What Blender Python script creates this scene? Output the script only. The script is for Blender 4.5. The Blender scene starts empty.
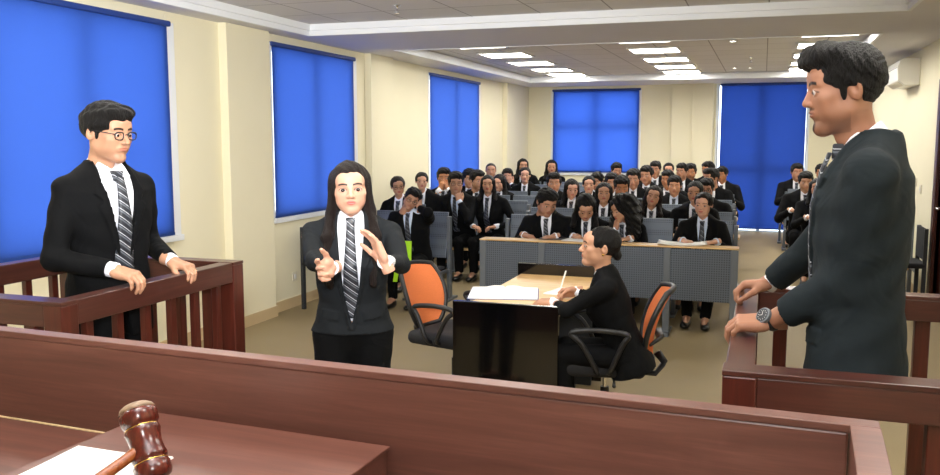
import bpy, math, random
import numpy as np
import openvdb as vdb
from mathutils import Vector, Matrix
random.seed(7)
COL = bpy.context.scene.collection
R = math.radians
# ------------------------------------------------------------------ objects
def make_mesh(name, V, Fq, mats, parent=None, smooth=True, fm=None, attrs=None):
    """one mesh object from arrays; Fq is an (n,3|4) array or list of faces"""
    me = bpy.data.meshes.new(name)
    if isinstance(Fq, np.ndarray):
        n, c = Fq.shape
        me.vertices.add(len(V)); me.vertices.foreach_set('co', np.asarray(V, np.float32).ravel())
        me.loops.add(n*c); me.loops.foreach_set('vertex_index', Fq.astype(np.int32).ravel())
        me.polygons.add(n); me.polygons.foreach_set('loop_start', np.arange(0, n*c, c, dtype=np.int32))
        me.update(calc_edges=True)
    else:
        me.from_pydata([tuple(v) for v in V], [], Fq)
        me.update()
    if smooth: me.polygons.foreach_set('use_smooth', np.ones(len(me.polygons), bool))
    for m in (mats if isinstance(mats, (list, tuple)) else [mats]): me.materials.append(m)
    if fm is not None: me.polygons.foreach_set('material_index', np.asarray(fm, np.int32))
    if attrs:
        for k, v in attrs.items():
            a = me.attributes.new(k, 'FLOAT', 'POINT'); a.data.foreach_set('value', np.asarray(v, np.float32))
    o = bpy.data.objects.new(name, me); COL.objects.link(o)
    if parent: o.parent = parent
    return o
def tag(o, label=None, cat=None, group=None, kind=None):
    if label: o['label'] = label
    if cat: o['category'] = cat
    if group: o['group'] = group
    if kind: o['kind'] = kind
    return o
def thing(name, label, cat, loc=(0, 0, 0), rz=0, group=None):
    o = bpy.data.objects.new(name, None); COL.objects.link(o); o.empty_display_size = .05
    o.location = loc; o.rotation_euler = (0, 0, rz)
    return tag(o, label, cat, group)
class MB:
    def __init__(s): s.v = []; s.f = []; s.m = []
    def add(s, vs, fs, mi=0):
        n = len(s.v); s.v += [tuple(v) for v in vs]; s.f += [tuple(i+n for i in f) for f in fs]; s.m += [mi]*len(fs); return s
    def hexa(s, p, mi=0):
        return s.add(p, [(0,3,2,1),(4,5,6,7),(0,1,5,4),(1,2,6,5),(2,3,7,6),(3,0,4,7)], mi)
    def box(s, x0, x1, y0, y1, z0, z1, mi=0):
        return s.hexa([(x0,y0,z0),(x1,y0,z0),(x1,y1,z0),(x0,y1,z0),(x0,y0,z1),(x1,y0,z1),(x1,y1,z1),(x0,y1,z1)], mi)
    def tube(s, pts, r, n=10, mi=0, closed=False, sq=None):
        pts = [Vector(p) for p in pts]; N = len(pts); rr = r if isinstance(r, (list, tuple)) else [r]*N
        rings = []; prev = None
        for i, p in enumerate(pts):
            a = pts[(i-1) % N] if (closed or i > 0) else p; b = pts[(i+1) % N] if (closed or i < N-1) else p
            t = (b-a).normalized()
            if prev is None: u = t.orthogonal().normalized()
            else: u = (prev-t*prev.dot(t)).normalized()
            prev = u; w = t.cross(u)
            rings.append([p+(u*math.cos(2*math.pi*k/n)+w*math.sin(2*math.pi*k/n)*(sq or 1))*rr[i] for k in range(n)])
        vs = [v for rg in rings for v in rg]; fs = []
        for i in range(N if closed else N-1):
            j = (i+1) % N
            for k in range(n): fs.append((i*n+k, i*n+(k+1) % n, j*n+(k+1) % n, j*n+k))
        if not closed: fs += [tuple(range(n))[::-1], tuple((N-1)*n+k for k in range(n))]
        return s.add(vs, fs, mi)
    def cyl(s, a, b, r, r2=None, n=20, mi=0): return s.tube([a, b], [r, r if r2 is None else r2], n, mi)
    def lathe(s, prof, n=28, M=None, mi=0):
        M = M or Matrix(); vs = []; fs = []
        for (r, z) in prof:
            for k in range(n): vs.append(M @ Vector((r*math.cos(2*math.pi*k/n), r*math.sin(2*math.pi*k/n), z)))
        for i in range(len(prof)-1):
            for k in range(n): fs.append((i*n+k, i*n+(k+1) % n, (i+1)*n+(k+1) % n, (i+1)*n+k))
        fs += [tuple(range(n))[::-1], tuple((len(prof)-1)*n+k for k in range(n))]
        return s.add(vs, fs, mi)
    def build(s, name, mats, parent=None, bevel=0, smooth=False, subsurf=0, seg=2):
        o = make_mesh(name, s.v, s.f, mats, parent, smooth, s.m)
        if bevel:
            m = o.modifiers.new('b', 'BEVEL'); m.width = bevel; m.segments = seg; m.limit_method = 'ANGLE'; m.angle_limit = R(40)
        if subsurf:
            m = o.modifiers.new('s', 'SUBSURF'); m.levels = m.render_levels = subsurf
        return o
# ------------------------------------------------------------------ materials
def nt(name):
    m = bpy.data.materials.new(name); m.use_nodes = True; t = m.node_tree; return m, t, t.nodes['Principled BSDF']
def N(t, typ, **k):
    n = t.nodes.new(typ)
    for a, b in k.items():
        if a in n.inputs.keys() if hasattr(n.inputs, 'keys') else False: n.inputs[a].default_value = b
        else: setattr(n, a, b)
    return n
def L(t, a, b): t.links.new(a, b)
def hexc(h, f=1.0):
    c = [int(h[i:i+2], 16)/255 for i in (0, 2, 4)]
    return tuple(((x/12.92) if x <= .04045 else ((x+.055)/1.055)**2.4)*f for x in c)+(1,)
def mixc(t, fac, a, b, typ='MIX'):
    n = t.nodes.new('ShaderNodeMix'); n.data_type = 'RGBA'; n.blend_type = typ
    for s, v in ((0, fac), (6, a), (7, b)):
        if hasattr(v, 'is_linked') or hasattr(v, 'links'): L(t, v, n.inputs[s])
        else: n.inputs[s].default_value = v
    return n.outputs[2]
def ramp(t, src, stops):
    n = t.nodes.new('ShaderNodeValToRGB'); e = n.color_ramp.elements
    while len(e) < len(stops): e.new(.5)
    for i, (p, c) in enumerate(stops): e[i].position = p; e[i].color = c if len(c) == 4 else tuple(c)+(1,)
    L(t, src, n.inputs[0]); return n.outputs[0]
def noise(t, scale, detail=3, rough=.5, vec=None, mapscale=None, coord='Object', rot=None, dist=0):
    tc = t.nodes.new('ShaderNodeTexCoord'); n = t.nodes.new('ShaderNodeTexNoise')
    n.inputs['Scale'].default_value = scale; n.inputs['Detail'].default_value = detail; n.inputs['Roughness'].default_value = rough
    n.inputs['Distortion'].default_value = dist
    mp = t.nodes.new('ShaderNodeMapping'); L(t, tc.outputs[coord], mp.inputs[0])
    if mapscale: mp.inputs['Scale'].default_value = mapscale
    if rot: mp.inputs['Rotation'].default_value = rot
    L(t, mp.outputs[0], n.inputs['Vector']); return n.outputs['Fac']
def bump(t, b, src, strength=.2, dist=.01):
    n = t.nodes.new('ShaderNodeBump'); n.inputs['Strength'].default_value = strength; n.inputs['Distance'].default_value = dist
    L(t, src, n.inputs['Height']); L(t, n.outputs[0], b.inputs['Normal'])
def simple(name, col, rough=.5, metal=0, spec=.5, nscale=0, namp=.15, bstr=0, bscale=60, sheen=0, coat=0, mapscale=None):
    m, t, b = nt(name); b.inputs['Roughness'].default_value = rough; b.inputs['Metallic'].default_value = metal
    b.inputs['Specular IOR Level'].default_value = spec; b.inputs['Base Color'].default_value = col
    b.inputs['Sheen Weight'].default_value = sheen; b.inputs['Coat Weight'].default_value = coat
    if nscale:
        f = noise(t, nscale, 4, mapscale=mapscale)
        c = mixc(t, f, tuple(x*(1-namp) for x in col[:3])+(1,), tuple(min(1, x*(1+namp)) for x in col[:3])+(1,)); L(t, c, b.inputs['Base Color'])
    if bstr: bump(t, b, noise(t, bscale, 3, mapscale=mapscale), bstr, .002)
    return m
def wood(name, dark, mid, light, axis=0, rough=.32, scale=1.0):
    m, t, b = nt(name)
    ms = [14, 14, 14]; ms[axis] = .9
    f = noise(t, 2.2*scale, 6, .62, mapscale=tuple(ms), dist=.6)
    ms2 = [70, 70, 70]; ms2[axis] = 3
    g = noise(t, 2.5*scale, 3, .6, mapscale=tuple(ms2))
    c = ramp(t, f, [(.28, dark), (.5, mid), (.74, light)])
    c2 = mixc(t, ramp(t, g, [(.35, (0,0,0)), (.62, (1,1,1))]), tuple(x*.72 for x in mid[:3])+(1,), c)
    c3 = mixc(t, .45, c, c2)
    big = noise(t, 1.4, 2); c4 = mixc(t, big, c3, mixc(t, .25, c3, light)); L(t, c4, b.inputs['Base Color'])
    b.inputs['Roughness'].default_value = rough; b.inputs['Coat Weight'].default_value = .25 if rough < .4 else .05; b.inputs['Coat Roughness'].default_value = .25
    bump(t, b, g, .08, .001)
    return m
M = {}
M['wood_x'] = wood('mahogany_along_x', hexc('301410'), hexc('42211a'), hexc('552e25'), 0)
M['wood_y'] = wood('mahogany_along_y', hexc('301410'), hexc('42211a'), hexc('552e25'), 1)
M['wood_z'] = wood('mahogany_along_z', hexc('2c0f0a'), hexc('451a12'), hexc('5c281c'), 2)
M['bench_wood'] = wood('bench_mahogany', hexc('462a22'), hexc('5d382e'), hexc('6e473b'), 0, .40)
M['desk_wood'] = wood('pale_table_wood', hexc('c9985a'), hexc('dcb478'), hexc('e8c690'), 0, .4)
M['wall'] = simple('cream_wall_paint', hexc('eae3c6'), .75, nscale=3, namp=.02, bstr=.05, bscale=200)
M['soffit'] = simple('white_soffit_paint', hexc('e0dfe2'), .8, nscale=2, namp=.02)
M['cornice'] = simple('white_cornice_paint', hexc('eef1f4'), .6)
M['white_frame'] = simple('white_window_frame', hexc('e4e8ec'), .4)
M['skirting'] = simple('beige_skirting_tile', hexc('c9b28a'), .35, nscale=6, namp=.06)
def tiles(name, c1, c2, line, size, lw, rough):
    m, t, b = nt(name)
    tc = N(t, 'ShaderNodeTexCoord'); br = N(t, 'ShaderNodeTexBrick'); br.offset = 0; br.squash = 1
    br.inputs['Scale'].default_value = 1; br.inputs['Brick Width'].default_value = size; br.inputs['Row Height'].default_value = size
    br.inputs['Mortar Size'].default_value = lw; br.inputs['Mortar Smooth'].default_value = .1
    br.inputs['Color1'].default_value = c1; br.inputs['Color2'].default_value = c2; br.inputs['Mortar'].default_value = line
    L(t, tc.outputs['Object'], br.inputs['Vector'])
    f = noise(t, 220, 2); c = mixc(t, f, br.outputs[0], mixc(t, .12, br.outputs[0], (0.1,.1,.1,1))); L(t, c, b.inputs['Base Color'])
    b.inputs['Roughness'].default_value = rough; return m
M['ceil_tile'] = tiles('mineral_ceiling_tiles', hexc('e6e4e2'), hexc('e0deda'), hexc('a09c98'), .61, .006, .9)
def floor_mat():
    m, t, b = nt('tan_carpet_floor')
    f = noise(t, 1.3, 4); g = noise(t, 160, 4, .7)
    c = mixc(t, f, hexc('938362'), hexc('a39372')); c = mixc(t, ramp(t, g, [(.35, (0,0,0)), (.7, (1,1,1))]), mixc(t, .35, c, hexc('6f5f42')), c)
    L(t, c, b.inputs['Base Color']); b.inputs['Roughness'].default_value = .6; b.inputs['Specular IOR Level'].default_value = .25
    bump(t, b, g, .15, .002); return m
M['floor'] = floor_mat()
def blind_mat(name, col, trans):
    m, t, b = nt(name)
    w = N(t, 'ShaderNodeTexWave'); w.inputs['Scale'].default_value = 90; w.inputs['Distortion'].default_value = .5; w.bands_direction = 'Z'
    tc = N(t, 'ShaderNodeTexCoord'); L(t, tc.outputs['Object'], w.inputs[0])
    c = mixc(t, w.outputs['Fac'], col, tuple(x*.86 for x in col[:3])+(1,)); L(t, c, b.inputs['Base Color'])
    b.inputs['Roughness'].default_value = .85
    tr = N(t, 'ShaderNodeBsdfTranslucent'); L(t, mixc(t, w.outputs['Fac'], trans, tuple(x*.9 for x in trans[:3])+(1,)), tr.inputs[0])
    mx = N(t, 'ShaderNodeMixShader'); mx.inputs[0].default_value = .5
    L(t, b.outputs[0], mx.inputs[1]); L(t, tr.outputs[0], mx.inputs[2]); L(t, mx.outputs[0], t.nodes['Material Output'].inputs[0]); return m
M['blind'] = blind_mat('blue_blind_fabric', hexc('2f54a0'), hexc('3655a6'))
M['blind_dark'] = blind_mat('deep_blue_blind_fabric', hexc('1c3a80'), hexc('20387c'))
M['blind_mid'] = blind_mat('mid_blue_blind_fabric', hexc('2a4e9e'), hexc('3a5cb8'))
M['blind_rail'] = simple('navy_blind_tube', hexc('1e3c84'), .5)
def glass():
    m, t, b = nt('window_glass'); b.inputs['Transmission Weight'].default_value = 1; b.inputs['Roughness'].default_value = .0
    b.inputs['IOR'].default_value = 1.05; b.inputs['Base Color'].default_value = (.9, .95, 1, 1); return m
M['glass'] = glass()
def emis(name, col, s):
    m, t, b = nt(name); b.inputs['Emission Color'].default_value = col; b.inputs['Emission Strength'].default_value = s; b.inputs['Base Color'].default_value = (.8,.8,.8,1); return m
M['lamp'] = emis('lit_ceiling_diffuser', (1, .96, .88, 1), 13.0)
M['lamp_frame'] = simple('lamp_frame_white', hexc('d9d9d6'), .5)
def perf(name, col):
    m, t, b = nt(name); tc = N(t, 'ShaderNodeTexCoord'); v = N(t, 'ShaderNodeTexVoronoi'); v.inputs['Scale'].default_value = 52; v.inputs['Randomness'].default_value = 0
    L(t, tc.outputs['Object'], v.inputs['Vector'])
    c = ramp(t, v.outputs['Distance'], [(.24, tuple(x*.35 for x in col[:3])), (.36, col)]); L(t, c, b.inputs['Base Color'])
    b.inputs['Metallic'].default_value = .35; b.inputs['Roughness'].default_value = .45; return m
M['perf'] = perf('perforated_grey_steel', hexc('626a75'))
M['steel'] = simple('grey_painted_steel', hexc('6b7178'), .4, .35, nscale=5, namp=.05)
M['steel_dark'] = simple('dark_painted_steel', hexc('33363b'), .45, .3)
M['black_gloss'] = simple('black_gloss_panel', hexc('060607'), .12, coat=.4)
M['black_plastic'] = simple('black_plastic', hexc('17181b'), .42, bstr=.05, bscale=300)
M['black_fabric'] = simple('black_seat_fabric', hexc('15161a'), .85, bstr=.3, bscale=400)
M['orange'] = simple('orange_mesh_fabric', hexc('d2713c'), .75, nscale=260, namp=.25, bstr=.3, bscale=400)
M['chrome'] = simple('chrome', (.75, .75, .77, 1), .18, 1)
M['paper'] = simple('white_paper', hexc('f2f2ee'), .7)
M['ac'] = simple('white_ac_plastic', hexc('eceae2'), .35)
M['dark_slot'] = simple('dark_slot', hexc('33332f'), .6)
M['gavel'] = wood('polished_gavel_wood', hexc('260a07'), hexc('48160f'), hexc('6b2b1b'), 2, .2, 3)
M['gavel_handle'] = wood('orange_gavel_handle_wood', hexc('5c2a12'), hexc('84431f'), hexc('9c5a2e'), 2, .25, 3)
M['gavel_worn'] = simple('worn_gavel_face', hexc('7d6650'), .5, nscale=60, namp=.5)
M['lime'] = simple('lime_green_cloth', hexc('a6e01e'), .7)
M['switch'] = simple('switch_plastic', hexc('ddd6c0'), .5)
# people materials
def suit(name, col, sheen=.0):
    m, t, b = nt(name); f = noise(t, 9, 3); g = noise(t, 500, 2)
    L(t, mixc(t, f, tuple(x*.85 for x in col[:3])+(1,), tuple(x*1.15 for x in col[:3])+(1,)), b.inputs['Base Color'])
    b.inputs['Roughness'].default_value = .85; b.inputs['Specular IOR Level'].default_value = .15; b.inputs['Sheen Weight'].default_value = sheen
    n1 = noise(t, 7, 2, dist=1.2); bm = N(t, 'ShaderNodeMath', operation='MULTIPLY_ADD'); L(t, n1, bm.inputs[0]); bm.inputs[1].default_value = 1; 
    sc = N(t, 'ShaderNodeMath', operation='MULTIPLY'); L(t, g, sc.inputs[0]); sc.inputs[1].default_value = .04; L(t, sc.outputs[0], bm.inputs[2])
    bump(t, b, bm.outputs[0], .35, .03); return m
M['suit_black'] = suit('black_suit_cloth', hexc('08090b'))
M['suit_char'] = suit('charcoal_suit_cloth', hexc('1a1d20'))
M['suit_grey'] = suit('blue_grey_suit_cloth', hexc('1f262a'))
M['shirt'] = simple('white_shirt_cotton', hexc('eef0f8'), .7, bstr=.15, bscale=14)
M['shirt_blue'] = simple('pale_blue_shirt_cotton', hexc('cfdcf2'), .7, bstr=.15, bscale=14)
def skin(name, base, lip, brow=hexc('1a1110')):
    m, t, b = nt(name); f = noise(t, 22, 3)
    c = mixc(t, f, tuple(x*.93 for x in base[:3])+(1,), tuple(min(1, x*1.06) for x in base[:3])+(1,))
    a = N(t, 'ShaderNodeAttribute', attribute_name='lip'); a2 = N(t, 'ShaderNodeAttribute', attribute_name='brow')
    c = mixc(t, a.outputs['Fac'], c, lip); c = mixc(t, a2.outputs['Fac'], c, brow); L(t, c, b.inputs['Base Color'])
    b.inputs['Roughness'].default_value = .48; b.inputs['Specular IOR Level'].default_value = .35
    b.inputs['Subsurface Weight'].default_value = .12; b.inputs['Subsurface Radius'].default_value = (.012, .005, .003); b.inputs['Subsurface Scale'].default_value = .5
    return m
M['skin0'] = skin('warm_tan_skin', hexc('b88a6e'), hexc('a8564e'))
M['skin4'] = skin('tan_brown_skin', hexc('9a6d56'), hexc('84493f'))
M['skin1'] = skin('brown_skin', hexc('b07a58'), hexc('87473c'))
M['skin2'] = skin('light_skin', hexc('c99a82'), hexc('b96b62'))
M['skin3'] = skin('golden_brown_skin', hexc('b1836a'), hexc('9a5447'))
def hairm(name, col):
    m, t, b = nt(name); g = noise(t, 30, 4, .7, mapscale=(6, 6, .8))
    L(t, mixc(t, g, tuple(x*.5 for x in col[:3])+(1,), tuple(x*1.7 for x in col[:3])+(1,)), b.inputs['Base Color'])
    b.inputs['Roughness'].default_value = .5; b.inputs['Specular IOR Level'].default_value = .22
    bump(t, b, g, 1.0, .012); return m
M['hair'] = hairm('black_hair', hexc('0c0a0a')); M['hair_brown'] = hairm('dark_brown_hair', hexc('160d0a'))
def tie_mat(name, c1, c2, c3, sc=38):
    m, t, b = nt(name); tc = N(t, 'ShaderNodeTexCoord'); mp = N(t, 'ShaderNodeMapping'); mp.inputs['Rotation'].default_value = (0, R(-38), 0)
    L(t, tc.outputs['Object'], mp.inputs[0]); sx = N(t, 'ShaderNodeSeparateXYZ'); L(t, mp.outputs[0], sx.inputs[0])
    mu = N(t, 'ShaderNodeMath', operation='MULTIPLY'); L(t, sx.outputs[2], mu.inputs[0]); mu.inputs[1].default_value = sc
    fr = N(t, 'ShaderNodeMath', operation='FRACT'); L(t, mu.outputs[0], fr.inputs[0])
    r = ramp(t, fr.outputs[0], [(0, c1), (.42, c2), (.62, c1), (.78, c3), (.86, c1)]); r.node.color_ramp.interpolation = 'CONSTANT'
    L(t, r, b.inputs['Base Color']); b.inputs['Roughness'].default_value = .45; return m
M['tie'] = tie_mat('striped_tie_silk', hexc('23262e'), hexc('5b6068'), hexc('c8ccd4'))
M['tie_plain'] = tie_mat('dark_striped_tie_silk', hexc('1e222c'), hexc('343a46'), hexc('8f959f'), 30)
M['eye_white'] = simple('eye_white', hexc('bdb3ad'), .3); M['iris'] = simple('dark_iris', hexc('1c0f0a'), .12)
M['shoe'] = simple('black_leather', hexc('0c0c0d'), .3)
M['gold'] = simple('gold_jewellery', hexc('d8b45a'), .25, 1)
# ------------------------------------------------------------------ signed distance modelling
class Vol:
    def __init__(s, lo, hi, vox):
        s.lo = np.array(lo, float); s.h = vox; n = np.ceil((np.array(hi)-s.lo)/vox).astype(int)+1
        s.n = n; s.ax = [s.lo[i]+vox*np.arange(n[i]) for i in range(3)]; s.A = np.full(n, .5, np.float32)
    def sub3(s, lo, hi):
        sl = []
        for i in range(3):
            a = max(0, int(math.floor((lo[i]-s.lo[i])/s.h))); b = min(s.n[i], int(math.ceil((hi[i]-s.lo[i])/s.h))+1)
            if b <= a: return None, None
            sl.append(slice(a, b))
        P = (s.ax[0][sl[0]][:, None, None], s.ax[1][sl[1]][None, :, None], s.ax[2][sl[2]][None, None, :])
        return tuple(sl), P
    def put(s, prim, k=0., op='u'):
        lo, hi, f = prim; m = k+3*s.h
        sl, P = s.sub3([x-m for x in lo], [x+m for x in hi])
        if sl is None: return s
        d = f(*P).astype(np.float32); a = s.A[sl]; d = np.broadcast_to(d, a.shape)
        if op == 'u': r = np.minimum(a, d)
        else: d = -d; r = np.maximum(a, d)
        if k > 0:
            q = np.maximum(k-np.abs(a-d), 0)/k; q = q*q*k*.25; r = r-q if op == 'u' else r+q
        s.A[sl] = r; return s
    def cut(s, prim, k=0.): return s.put(prim, k, 's')
    def keep(s, f, k=0):
        d = f(s.ax[0][:, None, None], s.ax[1][None, :, None], s.ax[2][None, None, :]); s.A = np.maximum(s.A, d).astype(np.float32); return s
    def wobble(s, fn): s.A = (s.A+fn(s.ax[0][:, None, None], s.ax[1][None, :, None], s.ax[2][None, None, :])).astype(np.float32); return s
    def mesh(s):
        A = s.A; A[0] = A[-1] = .5; A[:, 0] = A[:, -1] = .5; A[:, :, 0] = A[:, :, -1] = .5
        g = vdb.FloatGrid(.5); g.copyFromArray(np.ascontiguousarray(np.clip(A/s.h, -20, 20)+0., dtype=np.float32) if False else np.clip(A, -.2, .5).astype(np.float32))
        p, q = g.convertToQuads(isovalue=0.0)
        p = np.asarray(p, float)*s.h+s.lo; q = np.asarray(q)[:, ::-1]
        return p, q
def ell(c, r, rot=None):
    c = np.array(c, float); r = np.array(r, float); m = max(r)
    Rm = None if rot is None else np.array(Matrix.Rotation(R(rot[0]), 3, 'X') @ Matrix.Rotation(R(rot[1]), 3, 'Y') @ Matrix.Rotation(R(rot[2]), 3, 'Z')).T
    def f(X, Y, Z):
        x, y, z = X-c[0], Y-c[1], Z-c[2]
        if Rm is not None: x, y, z = (Rm[i][0]*x+Rm[i][1]*y+Rm[i][2]*z for i in range(3))
        k0 = np.sqrt((x/r[0])**2+(y/r[1])**2+(z/r[2])**2); k1 = np.sqrt((x/r[0]**2)**2+(y/r[1]**2)**2+(z/r[2]**2)**2)
        return k0*(k0-1)/(k1+1e-9)
    b = r if rot is None else np.array([m]*3)
    return c-b, c+b, f
def con(a, b, ra, rb):
    a = np.array(a, float); b = np.array(b, float); ab = b-a; L2 = max(ab@ab, 1e-9)
    def f(X, Y, Z):
        t = np.clip(((X-a[0])*ab[0]+(Y-a[1])*ab[1]+(Z-a[2])*ab[2])/L2, 0, 1)
        return np.sqrt((X-a[0]-t*ab[0])**2+(Y-a[1]-t*ab[1])**2+(Z-a[2]-t*ab[2])**2)-(ra+(rb-ra)*t)
    m = max(ra, rb); return np.minimum(a, b)-m, np.maximum(a, b)+m, f
def cyl(a, b, r):
    a = np.array(a, float); b = np.array(b, float); n = b-a; Ln = np.linalg.norm(n); n = n/Ln
    def f(X, Y, Z):
        t = (X-a[0])*n[0]+(Y-a[1])*n[1]+(Z-a[2])*n[2]; q = (X-a[0])**2+(Y-a[1])**2+(Z-a[2])**2-t*t
        return np.maximum(np.sqrt(np.maximum(q, 0))-r, np.maximum(-t, t-Ln))
    return np.minimum(a, b)-r, np.maximum(a, b)+r, f
def rbox(c, h, r, rot=None):
    c = np.array(c, float); h = np.array(h, float)
    Rm = None if rot is None else np.array(rot).T
    def f(X, Y, Z):
        x, y, z = X-c[0], Y-c[1], Z-c[2]
        if Rm is not None: x, y, z = (Rm[i][0]*x+Rm[i][1]*y+Rm[i][2]*z for i in range(3))
        qx, qy, qz = np.abs(x)-h[0]+r, np.abs(y)-h[1]+r, np.abs(z)-h[2]+r
        return np.sqrt(np.maximum(qx, 0)**2+np.maximum(qy, 0)**2+np.maximum(qz, 0)**2)+np.minimum(np.maximum(qx, np.maximum(qy, qz)), 0)-r
    b = h if rot is None else np.array([np.linalg.norm(h)]*3)
    return c-b, c+b, f
def loft(tab, off=0., n=2.4, lo=None, hi=None):
    """tab rows: z, half width, half depth, y centre"""
    T = np.array(tab, float); z0 = T[0, 0] if lo is None else lo; z1 = T[-1, 0] if hi is None else hi
    def f(X, Y, Z):
        a = np.interp(Z, T[:, 0], T[:, 1])+off; b = np.interp(Z, T[:, 0], T[:, 2])+off; c = np.interp(Z, T[:, 0], T[:, 3])
        x = np.abs(X)/a+1e-6; y = np.abs(Y-c)/b+1e-6; rho = (x**n+y**n)**(1/n)
        g = rho**(1-n)*np.sqrt((x**(n-1)/a)**2+(y**(n-1)/b)**2)
        d = (rho-1)/g
        return np.maximum(np.maximum(d, Z-z1), z0-Z)
    w = T[:, 1].max()+off; return np.array([-w, (T[:, 3]-T[:, 2]).min()-off, z0]), np.array([w, (T[:, 3]+T[:, 2]).max()+off, z1]), f
def polyd(pts):
    """2d signed distance in x,z"""
    P = np.array(pts, float); n = len(P)
    def f(X, Z):
        X, Z = np.broadcast_arrays(X, Z); d = np.full(X.shape, 1e9); s = np.ones(X.shape)
        for i in range(n):
            a, b = P[i], P[i-1]; e = b-a; wx, wz = X-a[0], Z-a[1]; t = np.clip((wx*e[0]+wz*e[1])/(e@e), 0, 1)
            d = np.minimum(d, (wx-e[0]*t)**2+(wz-e[1]*t)**2)
            c1 = Z >= a[1]; c2 = Z < b[1]; c3 = e[0]*wz > e[1]*wx
            fl = (c1 & c2 & c3) | (~c1 & ~c2 & ~c3); s = np.where(fl, -s, s)
        return s*np.sqrt(d)
    return f
# --- canonical pieces, cached -------------------------------------------------
CACHE = {}
def hand_mesh(curl, spread, vox, thumb=.4):
    """left-or-right neutral hand: wrist at 0, fingers +Y... palm faces -Z, thumb on +X"""
    key = ('hand', curl, spread, vox, thumb)
    if key in CACHE: return CACHE[key]
    V = Vol((-.09, -.05, -.1), (.12, .22, .06), vox)
    V.put(con((0, -.04, 0), (0, .01, 0), .027, .026)); V.put(rbox((0, .05, -.002), (.04, .045, .014), .013), .012)
    V.put(ell((.026, .03, -.010), (.02, .034, .017)), .01); V.put(ell((-.024, .035, -.008), (.014, .035, .014)), .008)
    xs = [.031, .0105, -.0105, -.031]; ls = [.074, .082, .076, .060]; rs = [.0095, .0098, .0092, .0082]
    for i in range(4):
        p = np.array([xs[i], .088-(.004 if i in (0,) else 0)-(.009 if i == 3 else 0), -.001]); az = R(spread*(1.5-i)*7)
        ang = 0; fr = [.44, .31, .25]; c = curl[i] if isinstance(curl, tuple) else curl
        if True:
            for j in range(3):
                ang += c*R([80, 95, 60][j])+R(5); d = np.array([math.sin(az)*math.cos(ang), math.cos(az)*math.cos(ang), -math.sin(ang)])
                q = p+d*ls[i]*fr[j]; V.put(con(p, q, rs[i]*(1-.08*j), rs[i]*(.94-.09*j)), .003 if j else .006); p = q
    p = np.array([.03, .022, -.006]); a0 = R(50-35*thumb)
    d = np.array([math.sin(a0), math.cos(a0), -.25-.5*thumb]); d /= np.linalg.norm(d)
    q = p+d*.042; V.put(con(p, q, .0135, .0115), .01); d2 = d+np.array([-.25-.5*thumb, .35, -.25*thumb]); d2 /= np.linalg.norm(d2)
    r_ = q+d2*.033; V.put(con(q, r_, .011, .0095), .003); d3 = d2+np.array([-.3*thumb, .1, -.1]); d3 /= np.linalg.norm(d3); V.put(con(r_, r_+d3*.024, .0095, .0075), .003)
    CACHE[key] = V.mesh(); return CACHE[key]
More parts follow.
